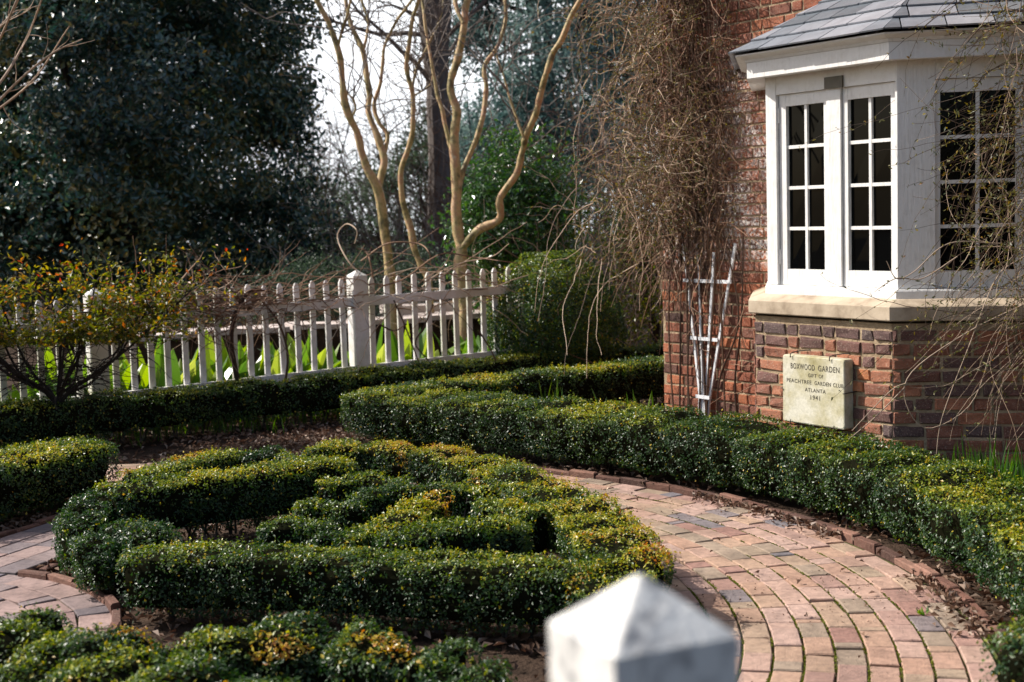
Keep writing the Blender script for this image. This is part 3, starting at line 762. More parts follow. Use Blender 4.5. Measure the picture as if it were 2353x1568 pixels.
# sashes
def sash(side, s0, s1, g0, g1, nm='casement'):
    """casement with 2 x 4 panes: s0..s1 sash, g0..g1 glass"""
    f = fbox if side == 'f' else cbox
    off = FO-.022
    mb = MB(); z0, z1, zg0, zg1 = 1.178, 2.318, 1.272, 2.247
    f(s0, g0, z0, z1, off, .04, mb); f(g1, s1, z0, z1, off, .04, mb)
    f(g0, g1, z0, zg0, off-.0015, .038, mb); f(g0, g1, zg1, z1, off-.0015, .038, mb)
    c = mb.build(nm, M['paint'], house)
    mb = MB(); w = .020
    mid = (g0+g1)/2
    f(mid-w/2, mid+w/2, zg0, zg1, off-.009, .028, mb)
    dz = (zg1-zg0)/4
    for k in (1, 2, 3):
        z = zg0+k*dz
        f(g0, mid-w/2, z-w/2, z+w/2, off-.0105, .026, mb); f(mid+w/2, g1, z-w/2, z+w/2, off-.0105, .026, mb)
    mb.build('glazing_bars', M['paint'], c)
    mb = MB()
    for a0, a1 in ((g0, mid), (mid, g1)):
        for k in range(4):
            za, zb_ = zg0+k*dz, zg0+(k+1)*dz
            if side == 'f': P4 = [hp(a, off-.026, z) for a, z in ((a1, za), (a0, za), (a0, zb_), (a1, zb_))]
            else: P4 = [B0+cant*a+cn*(off-.026)+UP*z for a, z in ((a0, za), (a1, za), (a1, zb_), (a0, zb_))]
            P4 = np.array(P4)+(n1 if side == 'f' else cn)*RNG.normal(0, .0008, (4, 1))
            mb.add(P4, [[0, 1, 2, 3]])
    mb.build('glass_pane', M['glass'], c)
    return c
c1 = sash('f', .578, .970, .606, .914)
c2 = sash('f', .068, .456, .102, .420)
for z in (1.30, 2.15): mb = MB(); fbox(.966, .978, z, z+.09, FO-.010, .02, mb); mb.build('hinge', M['paint'], c1)
c3 = sash('c', .208, CL-.145, .266, .641+.02)
mb = MB(); rings(mb, [(-.20, 1.18), (-.20, 2.42)]); mb.build('interior', M['darkroom'], house)  # near-black block, the unlit room's darkness put into its colour
mb = MB(); fbox(.430, .568, 2.318, 2.385, FO+.012, .012, mb)
mb.build('iron_plate', M['bracket'], house)
# eaves: soffit + fascia
mb = MB(); rings(mb, [(-.09, 2.428), (.028, 2.420), (.032, 2.424), (.032, 2.517)]); mb.build('fascia', M['paint'], house)
mb = MB(); rings(mb, [(.037, 2.518), (.045, 2.535), (.098, 2.553), (.10, 2.562)]); mb.build('eaves_moulding', M['paint'], house)
# slate roof
SL = .56
mb = MB()
def roofface(O, du, dn, L, kL, kR, zt=2.566, exp_=.155, wd=(.17, .30)):
    """O left end of the eave, du along it, dn outward; kL,kR how fast hips close in per unit run"""
    up = norm((-dn+UP*SL)[None])[0]; run = 1/math.sqrt(1+SL*SL)
    nrm = norm(np.cross(du, up)[None])[0]
    if nrm[2] < 0: nrm = -nrm
    rows = int((DEP+.12)/run/exp_)+1
    for r in range(rows):
        b0 = r*exp_; b1 = (r+1)*exp_*1.0+.02
        a = -RNG.uniform(0, .2)
        while a < L:
            w = RNG.uniform(*wd)
            def X(a_, b_, lift):
                lo = kL*b_*run; hi = L-kR*b_*run
                aa = min(max(a_, lo), hi)
                return O+du*aa+up*b_+nrm*lift+UP*zt
            if a+w > kL*b0*run and a < L-kR*b0*run:
                l0 = .016+RNG.uniform(0, .003); l1 = .004; th = .009
                j = RNG.normal(0, .003, 2)
                P = [X(a+.004, b0+j[0], l0), X(a+w-.004, b0+j[1], l0), X(a+w-.004, b1, l1), X(a+.004, b1, l1)]
                Q = [p-nrm*th for p in P]
                V = np.array(Q+P)
                if np.linalg.norm(V[4]-V[5]) > .015 or np.linalg.norm(V[6]-V[7]) > .015:
                    Fc = np.array([[4, 5, 6, 7], [3, 2, 1, 0], [0, 1, 5, 4], [1, 2, 6, 5], [2, 3, 7, 6], [3, 0, 4, 7]])
                    if np.dot(np.cross(V[5]-V[4], V[7]-V[4]), nrm) < 0: Fc = Fc[:, ::-1]
                    mb.add(V, Fc, RNG.random())
            a += w
eo = .122
pL = hp(1.08+k225*eo+.02, eo, 0); pR = hp(-k225*eo-.01, eo, 0)
Lf = np.linalg.norm(pL-pR)
roofface(pL, -e1, n1, Lf, .414, .414)
roofface(pR, cant, cn, CL+.2, .414, -1.2, wd=(.2, .3))
roofface(pL+lc*1.1, -lc, ln_, 1.1, -1.2, .414)
# deck under the slates
pts = bayring(.06)
pts = [pts[0], pts[1], pts[2]+cant*.1, pts[3]+lc*.1]
dk = MB()
top = [hp(.9, -DEP, 0), hp(.15, -DEP, 0)]
V = np.array([[*p[:2], 2.563] for p in pts]+[[*top[0][:2], 2.50+(DEP+eo)*SL], [*top[1][:2], 2.50+(DEP+eo)*SL]])
dk.add(V, [[0, 1, 5, 4], [1, 2, 5, 5], [3, 0, 4, 4], [3, 2, 1, 0]])
rf = mb.build('slate_roof', M['slate'], house); dk.build('roof_deck', M['bark'], rf)

# ------------------------------------------------------------------ stone plaque
pl = thing('stone_plaque', 'mossy carved stone plaque hung on the bay wall below the window', 'plaque', hp(.52, .01, .375))
def rounded(w, h, r, n=5, bevel=0.):
    pts = []
    for cx, cy, a0 in ((w-r, h-r, 0), (r, h-r, 90), (r, r, 180), (w-r, r, 270)):
        for k in range(n+1):
            a = math.radians(a0+90*k/n); pts.append((cx+r*math.cos(a), cy+r*math.sin(a)))
    return pts
pw, phh = .493, .402
def pp_(x, y, off): return hp(.770-x, off, .376+y)
mb = MB(); base = rounded(pw, phh, .018)
cxy = np.array([pw/2, phh/2]); lay = []
for off, k in ((.012, 1.), (.072, 1.), (.080, .985), (.083, .965)):
    lay.append([pp_(*(cxy+(np.array(p)-cxy)*[1-(1-k)*.8, k]+(RNG.normal(0, .0015, 2) if off > .02 else 0)), off) for p in base])
V = [v for l in lay for v in l]; m_ = len(base); Fc = []
for j in range(3): Fc += [[j*m_+k, j*m_+(k+1) % m_, (j+1)*m_+(k+1) % m_, (j+1)*m_+k] for k in range(m_)]
V.append(pp_(pw/2, phh/2, .083)); Fc += [[3*m_+k, 3*m_+(k+1) % m_, 4*m_, 4*m_] for k in range(m_)]
mb.add(V, np.array(Fc)); mb.build('slab', M['plaque'], pl)
def text(body, cx, y, width, height, off=.0838):
    cu = bpy.data.curves.new('inscription', 'FONT'); cu.body = body; cu.size = 1; cu.align_x = 'LEFT'
    cu.space_character = 1.12; cu.extrude = .0; cu.offset = .012
    ob = bpy.data.objects.new('inscription', cu); COL.objects.link(ob)
    bpy.context.view_layer.update()
    dg = bpy.context.evaluated_depsgraph_get()
    me = bpy.data.meshes.new_from_object(ob.evaluated_get(dg))
    n = len(me.vertices); co = np.empty(n*3, np.float32); me.vertices.foreach_get('co', co); co = co.reshape(-1, 3)
    mn, mx = co.min(0), co.max(0)
    X = (co[:, 0]-mn[0])/(mx[0]-mn[0])*width-width/2+cx; Yy = (co[:, 1]-mn[1])/(mx[1]-mn[1])*height+y
    out_ = np.array([pp_(x, yy, off) for x, yy in zip(X, Yy)])
    me.vertices.foreach_set('co', out_.astype(np.float32).ravel()); me.materials.clear(); me.materials.append(M['letters']); me.update()
    o2 = bpy.data.objects.new('inscription', me); COL.objects.link(o2)
    bpy.data.objects.remove(ob); o2.parent = pl; o2.matrix_parent_inverse = Matrix.Translation(-pl.location)
for body, cx, y, w, h in [('BOXWOOD', .169, .322, .193, .034), ('GARDEN', .375, .322, .165, .034), ('GIFT', .246, .282, .066, .022), ('OF', .315, .282, .036, .022), ('PEACHTREE', .139, .240, .20, .023), ('GARDEN', .327, .240, .128, .023), ('CLUB', .447, .240, .078, .023), ('ATLANTA', .268, .196, .165, .022), ('1941', .268, .152, .075, .026)]:
    text(body, cx, y, w, h)
for x, y, kind in ((.08, phh, 't'), (.39, phh, 't'), (.0, .20, 'l'), (pw, .21, 'r'), (.075, 0, 'b'), (.42, 0, 'b')):
    mb = MB()
    if kind == 't': P = [pp_(x+.07, y+.028, .0), pp_(x+.02, y+.022, .05), pp_(x, y+.010, .088), pp_(x, y-.014, .092)]
    elif kind == 'b': P = [pp_(x, y-.012, .0), pp_(x, y-.012, .07), pp_(x, y-.004, .092), pp_(x+.0, y+.02, .091)]
    elif kind == 'r': P = [pp_(x+.02, y+.006, .0), pp_(x+.012, y+.004, .04), pp_(x+.006, y, .088), pp_(x-.006, y-.001, .089)]
    else: P = [pp_(x-.02, y, .0), pp_(x-.012, y, .04), pp_(x-.006, y, .088), pp_(x+.008, y, .089)]
    tube(mb, smooth_line(P, 12), .0035, .003, 6); mb.build('hook', M['metal'], pl)

# ------------------------------------------------------------------ fan trellis
def ht(s, z, off=.05): return hp(s, -DEP+off, z)
tr = thing('fan_trellis', 'white fan shaped wooden trellis leaning on the brick wall', 'trellis', ht(2.25, 0))
def wallpt(u, v, off=.05):
    d = ray(u, v); p0 = hp(0, -DEP+off, 0); t = (p0@n1)/(d@n1); p = d*t; return p+UP*CH
def px(x, y): return ((2400+x/3.136)/1.632, (1150+y/3.136)/1.632)
tops = [(1571, 560), (1606, 580), (1641, 580), (1690, 560)]
mids = [px(625, 100), px(740, 100), px(852, 60), px(960, 60)]
mid2 = [px(675, 560), px(742, 560), px(812, 560), px(880, 560)]
bots = [px(706, 1040), px(738, 1050), px(778, 1050), px(824, 1040)]
ends = [px(700, 1260), px(735, 1260), px(768, 1260), px(802, 1260)]
for k in range(4):
    P = [wallpt(*q[k]) for q in (tops, bots, ends)]
    P.append(np.array([*P[-1][:2], .0]))
    mb = MB()
    for a, b_ in zip(P[:-1], P[1:]):
        dd = b_-a; box(mb, a-e1*.010-n1*.006, dd, e1*.02, n1*.012)
    mb.build('slat', M['trellis'], tr)
for (x0, x1, v) in ((1572, 1682, 646), (px(595, 0)[0], px(925, 0)[0], px(0, 378)[1]), (px(668, 0)[0], px(828, 0)[0], px(0, 1062)[1])):
    a = wallpt(x0, v, .065); b_ = wallpt(x1, v, .065); zc = (a[2]+b_[2])/2; a[2] = b_[2] = zc-.013
    mb = MB(); box(mb, a, b_-a, UP*.024, n1*.012); mb.build('crossbar', M['trellis'], tr)

# ------------------------------------------------------------------ picket fence
fa = math.radians(57); e3 = np.array([math.sin(fa), math.cos(fa), 0]); n3 = np.array([e3[1], -e3[0], 0])
FM = np.array([*(ray(822, 700)[:2]/ray(822, 700)[1]*12.3), 0])
fence = thing('picket_fence', 'white picket fence with square posts running behind the hedge', 'fence', FM)
def fz(t): return 1.138+.017*t
def picket(mb, P, w, th, ex, nx, z0, z1, tipw=.45, tiph=.035):
    r = [(-.5, -.5), (.5, -.5), (.5, .5), (-.5, .5)]
    V = [P+ex*a*w+nx*b_*th+UP*z for z, k in ((z0, 1), (z1-tiph, 1), (z1-tiph*.12, tipw), (z1, tipw*.35)) for a, b_ in [(q[0]*k, q[1]*(1 if k == 1 else k+.2)) for q in r]]
    Fc = []
    for j in range(3): Fc += [[4*j+k, 4*j+(k+1) % 4, 4*j+4+(k+1) % 4, 4*j+4+k] for k in range(4)]
    Fc += [[12, 13, 14, 15], [3, 2, 1, 0]]
    mb.add(V, Fc)
def post(mb, P, a, ex, nx, z0, z1, hcap=.045):
    r = [(-.5, -.5), (.5, -.5), (.5, .5), (-.5, .5)]
    V = [P+ex*q[0]*a+nx*q[1]*a+UP*z for z in (z0, z1) for q in r]+[P+UP*(z1+hcap)]
    mb.add(V, [[0, 1, 5, 4], [1, 2, 6, 5], [2, 3, 7, 6], [3, 0, 4, 7], [3, 2, 1, 0]]); mb.add(V, [[4, 5, 8], [5, 6, 8], [6, 7, 8], [7, 4, 8]])
posts_t = [-4.56, -2.28, 0., 1.85]
for t in posts_t[:-1]:
    mb = MB(); post(mb, FM+e3*t-n3*.0, .135, e3, n3, 0, fz(t)+.02, .05)
    mb.build('post', M['fence'], fence)
for t0, t1 in zip(posts_t[:-1], posts_t[1:]):
    for zf, hh in ((-.245, .078), (-.83, .07)):
        mb = MB(); a = FM+e3*(t0+.068)+n3*.035+UP*(fz(t0)+zf); b_ = FM+e3*(t1-.068)+n3*.035+UP*(fz(t1)+zf)
        box(mb, a, b_-a, UP*hh, -n3*.035); mb.build('rail', M['fence'], fence)
    nk = 16 if t1 <= 0 else 13
    for k in range(1, nk):
        t = t0+(t1-t0)*k/nk
        mb = MB(); P = FM+e3*t-n3*.0135
        P = P+e3*RNG.normal(0, .004)
        lean = e3*RNG.normal(0, .006)+n3*RNG.normal(0, .004)
        picket(mb, P, .048, .022, e3, n3, .2, fz(t)+RNG.normal(0, .004))
        v = mb.V[-1]; v += lean[None]*(v[:, 2:3]-.7)
        mb.build('picket', M['fence'], fence)

# near post, out of focus at the bottom of the picture
fb = math.radians(65); e4 = np.array([math.sin(fb), math.cos(fb), 0]); n4 = np.array([e4[1], -e4[0], 0])
NPc = np.array([.1209, 1.3901, 0]); 
near = thing('picket_fence', 'nearest weathered white fence post with a pointed cap, blurred in the foreground', 'fence', NPc)
mb = MB(); post(mb, NPc, .14, e4, n4, 0, 1.2335, .058)
o = mb.build('post', M['post'], near)
bv = o.modifiers.new('b', 'BEVEL'); bv.width = .003; bv.segments = 2
for k in range(1, 6):
    mb = MB(); picket(mb, NPc+e4*(.07+.02+.115*(k-1)), .045, .02, e4, n4, .15, 1.168 if k == 1 else .98); mb.build('picket', M['post'], near)
    mb = MB(); picket(mb, NPc-e4*(.07+.018+.125*k)-n4*0, .045, .02, e4, n4, .15, 1.05); mb.build('picket', M['post'], near)
for sgn in (1, -1):
    for z in (.85, .3):
        mb = MB(); box(mb, NPc+e4*sgn*.07-n4*.045+UP*z, e4*sgn*.8, n4*.033, UP*.07); mb.build('rail', M['post'], near)

# ------------------------------------------------------------------ plants by the fence
def wander(p, d, L, n=10, wob=.25, grav=0., r=None):
    P = [np.array(p, float)]; d = np.array(d, float); d /= np.linalg.norm(d)
    st = L/n
    for _ in range(n):
        d = d+RNG.normal(0, wob, 3)*.5+np.array([0, 0, -grav]); d /= np.linalg.norm(d)
        P.append(P[-1]+d*st)
    return np.array(P)

def lily(loc, k, L=.5):
    mb = MB()
    for _ in range(k):
        az = RNG.uniform(0, 2*PI); l_ = L*RNG.uniform(.7, 1.2); w = l_*RNG.uniform(.19, .3)
        p = np.array([loc[0]+RNG.normal(0, .06), loc[1]+RNG.normal(0, .06), 0.])
        h = np.array([math.cos(az), math.sin(az), 0]); side = np.array([-math.sin(az), math.cos(az), 0])
        le = RNG.uniform(.15, .75)
        t = np.linspace(0, 1, 7)[:, None]
        c = p+h*l_*(le*t**1.4)+UP*l_*(t*(1.05-.35*le)-.3*le*t**3)
        ww = (w*.5*np.array([.25, .7, 1, 1, .8, .45, .02]))[:, None]
        nn = np.cross(side, h*le+UP)
        V = np.concatenate([c-side*ww+nn*ww*.4, c, c+side*ww+nn*ww*.4]); j = np.arange(6)
        Fc = np.concatenate([np.stack([j, j+7, j+8, j+1], -1), np.stack([j+7, j+14, j+15, j+8], -1)])
        mb.add(V, Fc, RNG.beta(1.6, 1.4))
    o = mb.build('broadleaf_plant', M['lily'])
    return tag(o, 'clump of broad bright green leaves growing behind the white picket fence', 'plant', 'broadleaf plants behind the fence')
for t in np.linspace(-4.3, 2.3, 34):
    P = FM+e3*(t+RNG.normal(0, .06))-n3*RNG.uniform(.25, .9)
    lily(P, 11, .66)
# stone terrace behind
mb = MB()
def course(u0, v0, u1, v1, Y0, Y1, th, dep):
    a = at(u0, v0, Y0); b_ = at(u1, v1, Y1); d = b_-a; L = np.linalg.norm(d[:2]); x = 0
    dd = d/L; nn = np.array([dd[1], -dd[0], 0]); nn = -nn/np.linalg.norm(nn)
    while x < L:
        w = RNG.uniform(.3, .6)
        box(mb, a+dd*x+RNG.normal(0, .008, 3)+nn*0, dd*(w-.012), nn*dep, -UP*th, RNG.random()); x += w
ter = thing('stone_terrace', 'low terrace wall with pale flagstone cap behind the fence', 'wall', at(760, 800, 14.3)*[1, 1, 0])
course(300, 772, 1180, 716, 13.6, 15.2, .05, .5); cap_ = mb.build('flagstone_cap', M['flag'], ter)
mb = MB(); a = at(300, 772, 13.6); b_ = at(1180, 716, 15.2); d = b_-a; nn = np.array([-d[1], d[0], 0]); nn /= np.linalg.norm(nn)
box(mb, a+nn*.04-UP*.052, d, nn*.4, -UP*(a[2]-.0), .2); mb.build('wall_face', M['soil'], ter)
ter2 = thing('stone_steps', 'pale stone steps seen between the pickets right of the tall post', 'steps', at(1000, 800, 15.6)*[1, 1, 0])
for k, (v0, v1) in enumerate(((706, 696), (690, 682))):
    mb = MB(); course(900+10*k, v0, 1180, v1, 15.3+.5*k, 15.8+.5*k, .10, .5); mb.build('step', M['flag'], ter2)

# nandina over the left of the fence
nd = thing('nandina_shrub', 'leggy shrub with orange and yellow green leaves spilling over the fence at left', 'shrub', (-3.35, 10.45, 0))
mb = MB(); lf = MB(); base = np.array([g(108, 1010)[0], g(108, 1010)[1], 0]); base = np.array([-3.36, 10.42, 0])
ends_ = []
for k in range(15):
    tgt = np.array([RNG.uniform(-4.5, -2.3), 10.45+RNG.normal(0, .22), RNG.uniform(.88, 1.25)])
    P = smooth_line([base+RNG.normal(0, .02, 3)*[1, 1, 0], base+np.array([(tgt[0]-base[0])*.04, 0, .38]), base+(tgt-base)*[.5, .6, .6]+RNG.normal(0, .04, 3), tgt], 16)
    tube(mb, P, .016, .006, 6, .1); ends_.append(P)
for k in range(330):
    P0 = ends_[RNG.integers(15)]; p = P0[RNG.integers(7, 16)]
    P = wander(p, [RNG.normal(0, 1.3), RNG.normal(0, .5), RNG.uniform(-.25, .55)], RNG.uniform(.2, .55), 8, .4, .04)
    tube(mb, P, .004, .0015, 4, .2)
    for q in P[2:]:
        n = RNG.integers(5, 11); X = q+RNG.normal(0, .045, (n, 3)); X = X[(X[:, 2] > .79)]
        if len(X): leaves(lf, X, [0, 0, 1], .042, .5, .8, np.clip(RNG.beta(1.5, 1.7, len(X))+.25*(X[:, 2]-1.1), 0, 1), .12, .3)
# sprays rising right end
for (u, v) in ((400, 600), (455, 628), (300, 640), (350, 655), (330, 690)):
    tgt = at(u, v, 10.5); P = smooth_line([np.array([-2.6, 10.45, .95]), (np.array([-2.6, 10.45, .95])+tgt)/2+[0, 0, -.05], tgt], 14)
    tube(mb, P, .006, .002, 4, .2)
    for q in P[3:]:
        n = 8; leaves(lf, q+RNG.normal(0, .03, (n, 3)), [0, 0, 1], .036, .5, .8, RNG.beta(2, 1.4, n), .12, .3)
mb.build('branches', M['bark'], nd); lf.build('leaves', M['nandina'], nd)

# dry vine tangled along the fence
fv = thing('fence_vine', 'dry brown leafless vine tangled along the top of the picket fence', 'vine', FM+e3*-1.1)
mb = MB()
def fpt(t, off, z): return FM+e3*t+n3*off+UP*z
P = [fpt(-1.13, .12, 0), fpt(-1.17, .1, .35), fpt(-1.21, .1, .65), fpt(-1.15, .05, .88), fpt(-.98, 0, 1.08), fpt(-.8, -.02, 1.05)]
tube(mb, smooth_line(P, 20), .026, .012, 7, 0.)
P = [fpt(-.80, .1, .12), fpt(-.72, .1, .5), fpt(-.78, .08, .8), fpt(-.92, 0, 1.03)]
tube(mb, smooth_line(P, 18), .012, .008, 6, 0.1)
for k in range(290):
    t = RNG.choice([RNG.normal(-1.0, .32), RNG.normal(-1.5, .5), RNG.uniform(-2.1, 0)]); 
    p = fpt(t, RNG.normal(0, .06), RNG.normal(.98, .07))
    P = wander(p, e3*RNG.choice([-1, 1])+RNG.normal(0, .35, 3), RNG.uniform(.25, .8), 10, .45, .03)
    tube(mb, P, .0045 if k > 30 else .009, .002, 4, RNG.uniform(.1, .75))
for k in range(75):    # right hand part with arching canes
    t = RNG.uniform(-.3, 2.1); p = fpt(t, RNG.normal(0, .1), RNG.uniform(.85, 1.15))
    P = wander(p, e3*RNG.choice([-1, 1])*1.2+UP*RNG.uniform(-.1, .5)+RNG.normal(0, .3, 3), RNG.uniform(.4, 1.2), 12, .3, .05)
    tube(mb, P, .006, .002, 4, RNG.uniform(.3, 1))
for L_ in ([(840, 640), (800, 600), (775, 545), (795, 515), (820, 530), (815, 560)], [(860, 660), (850, 600), (838, 575), (822, 572)], [(830, 600), (890, 560), (960, 560), (985, 580), (990, 610)], [(870, 660), (930, 640), (1010, 585), (1080, 590), (1150, 600), (1190, 605)], [(1010, 640), (1060, 605), (1130, 590), (1170, 560)], [(760, 640), (700, 665), (640, 650), (580, 665)]):
    tube(mb, smooth_line([at(u, v, 12.35+RNG.normal(0, .1)) for u, v in L_], 24), .008, .004, 5, RNG.uniform(.4, .9))
for L_ in ([(862, 700), (850, 760), (842, 840), (838, 870)], [(905, 690), (935, 760), (965, 840)], [(870, 745), (905, 760), (935, 745)], [(995, 700), (975, 750), (955, 790), (985, 830)], [(1100, 760), (1125, 800), (1140, 830)]):
    tube(mb, smooth_line([at(u, v, 12.4) for u, v in L_], 16), .008, .006, 5, .15)
mb.build('stems', M['stem'], fv)

# ------------------------------------------------------------------ shrubs and trees
def crown(mb, c, r, nclump, per, leaf, spread, sd, tone=(.1, .7), gold=0., shell=.45, asp=.5, cut=None, lowz=None, droop=.3, thin=-.15, lobes=0, lobe_r=.8):
    c = np.array(c, float); r = np.array(r, float)
    u = norm(RNG.normal(0, 1, (nclump, 3))); k = (shell+(1-shell)*RNG.random(nclump))[:, None]
    Pc = c+u*r*k
    if lobes:
        lc = c+norm(RNG.normal(0, 1, (lobes, 3)))*r*(.55+.45*RNG.random((lobes, 1)))**.6; lr = lobe_r*RNG.uniform(.6, 1.3, lobes)
        w_ = RNG.integers(0, lobes, nclump); uu_ = norm(RNG.normal(0, 1, (nclump, 3))+[0, -.15, .35])
        Pk = Pc[RNG.random(nclump) < .05]
        Pc = lc[w_]+uu_*lr[w_][:, None]*[1, 1, .7]*RNG.uniform(.75, 1.05, (nclump, 1))
        Pc = np.concatenate([Pc, Pk])
    u = norm(Pc-c); Pc = Pc+u*(noise(Pc, 1.1/max(r.min(), .5), sd)[:, None]*r*.25)
    Pc = Pc[noise(Pc, 2.2/max(r.min(), .5), sd+4) > thin-(.3)]
    if lowz is not None: Pc = Pc[Pc[:, 2] > lowz]
    n = len(Pc)*per
    uu = norm(Pc-c)
    X = np.repeat(Pc, per, 0)+RNG.normal(0, spread, (n, 3))*[1, 1, .7]
    Nn = norm(np.repeat(uu, per, 0)+[0, 0, .5])
    tn = RNG.uniform(*tone, n)+.45*noise(X, .9, sd+7)
    if gold: tn = np.where(RNG.random(n) < gold, RNG.uniform(.85, 1, n), tn)
    leaves(mb, X, Nn, leaf, asp, .8, np.clip(tn, 0, 1), .12, droop)
    return Pc

def tree(name, label, cat, base, trunk_r, c, r, nclump, per, leaf, spread, mat, sd, group=None, limbs=14, **k):
    root = thing(name, label, cat, base, group)
    mb = MB(); Pc = crown(mb, c, r, nclump, per, leaf, spread, sd, **k); mb.build('crown', M[mat], root)
    mb = MB(); base = np.array(base, float); c = np.array(c, float)
    top = c+[0, 0, r[2]*.6]
    P = smooth_line([base, base+(c-base)*[.3, .3, .35]+[.1, 0, 0], c+[-.08, .05, -.2*r[2]], top], 18); tube(mb, P, trunk_r, trunk_r*.25, 9, .3)
    for q in range(limbs):
        tgt = Pc[RNG.integers(len(Pc))]; s = P[RNG.integers(4, 15)]
        tube(mb, smooth_line([s, (s+tgt)/2+RNG.normal(0, .12, 3)*r, tgt], 10), trunk_r*.35, trunk_r*.08, 6, .3)
    mb.build('trunk', M['bark'], root)
    return root
mg = tree('magnolia_tree', 'huge dark glossy evergreen tree filling the upper left behind the fence', 'tree', (-5.5, 20.5, 0), .22, (-5.5, 20.5, 3.6), (3.1, 2.6, 3.6), 3400, 40, .10, .15, 'magnolia', 1, gold=.12, lowz=.35, shell=.35, lobes=115, lobe_r=.78, thin=-.9)
tree('evergreen_tree', 'second dark evergreen at the far left, behind the magnolia with sky between', 'tree', (-8.6, 23.5, 0), .2, (-8.5, 23.5, 4.2), (3.4, 2.6, 4.7), 2600, 40, .10, .26, 'magnolia', 2, gold=.04, lowz=.3, shell=.35, lobes=110, lobe_r=.8, thin=-.9)
tree('camellia_shrub', 'glossy bright green camellia behind the fence, below the bare trunks', 'shrub', (.15, 15.3, 0), .06, (.12, 15.3, 1.55), (.78, .7, 1.22), 420, 38, .065, .10, 'camellia', 3, tone=(.2, .9), lowz=.15, thin=-.35)
tree('round_boxwood', 'rounded dark green boxwood shrub at the right end of the fence', 'shrub', (.47, 13.35, 0), .05, (.40, 13.35, .58), (.58, .58, .60), 620, 46, .028, .05, 'box', 4, tone=(.0, .5), gold=.06, lowz=.05, shell=.75, thin=-.6, droop=0)
mb = MB()
U_ = norm(RNG.normal(0, 1, (20000, 3))); P = np.array([.40, 13.35, .58])+U_*[.66, .62, .70]*(1+.07*noise(U_, 3, 6)+.05*noise(U_, 7, 8))[:, None]
P = P[P[:, 2] > .05]; leaves(mb, P, norm(P-[.40, 13.35, .58]), .03, .6, .5, np.where((RNG.random(len(P)) < .6) & (P[:, 2] > 1.05), RNG.uniform(.45, .62, len(P)), RNG.uniform(.05, .5, len(P))))  # top leaves lighter: sunlit highlights painted into the leaf tone
rb = [o for o in bpy.data.objects if o.name.startswith('round_boxwood')][0]; mb.build('outer_foliage', M['box'], rb)
gl = 'low green shrubs under the trees'
tree('juniper_shrub', 'low blue green shrub behind the fence, left of the tall post', 'shrub', (-2.15, 15.4, 0), .03, (-2.15, 15.4, .8), (.75, .5, .55), 260, 30, .04, .09, 'dullgreen', 5, group=gl, lowz=.1)
tree('juniper_shrub', 'low green shrub between the two clumps of smooth bare trunks', 'shrub', (-1.05, 16.2, 0), .03, (-1.05, 16.2, .9), (.6, .5, .5), 200, 30, .04, .09, 'dullgreen', 6, group=gl, lowz=.1)
tree('forsythia_shrub', 'yellow green leafy shrub half hidden by the hanging vine at the house corner', 'shrub', (1.35, 14.3, 0), .04, (1.4, 14.3, 1.2), (.5, .5, 1.15), 230, 22, .045, .12, 'nandina', 7, tone=(.2, .62), lowz=.15)
tree('blue_cedar', 'tall blue green conifer in the background above the camellia', 'tree', (.7, 27, 0), .2, (.9, 27, 5.2), (2.1, 1.8, 3.6), 1150, 46, .10, .22, 'cedar', 8, tone=(.0, 1), shell=.3, lowz=1.2, thin=-.15, lobes=60, lobe_r=.6)
tree('background_evergreen', 'muted green young conifer seen between the bare trunks', 'tree', (-1.6, 30, 0), .1, (-1.6, 30, 1.9), (1.5, 1.2, 1.9), 420, 40, .09, .2, 'dullgreen', 11, tone=(0, .7), lobes=30, lobe_r=.5)
tree('background_evergreen', 'dark conifer behind the blue one, beside the house vine', 'tree', (2.6, 33, 0), .2, (2.5, 33, 6.), (1.9, 1.8, 4.4), 600, 40, .14, .28, 'dullgreen', 9, tone=(0, .3), lowz=2.2, thin=0.)

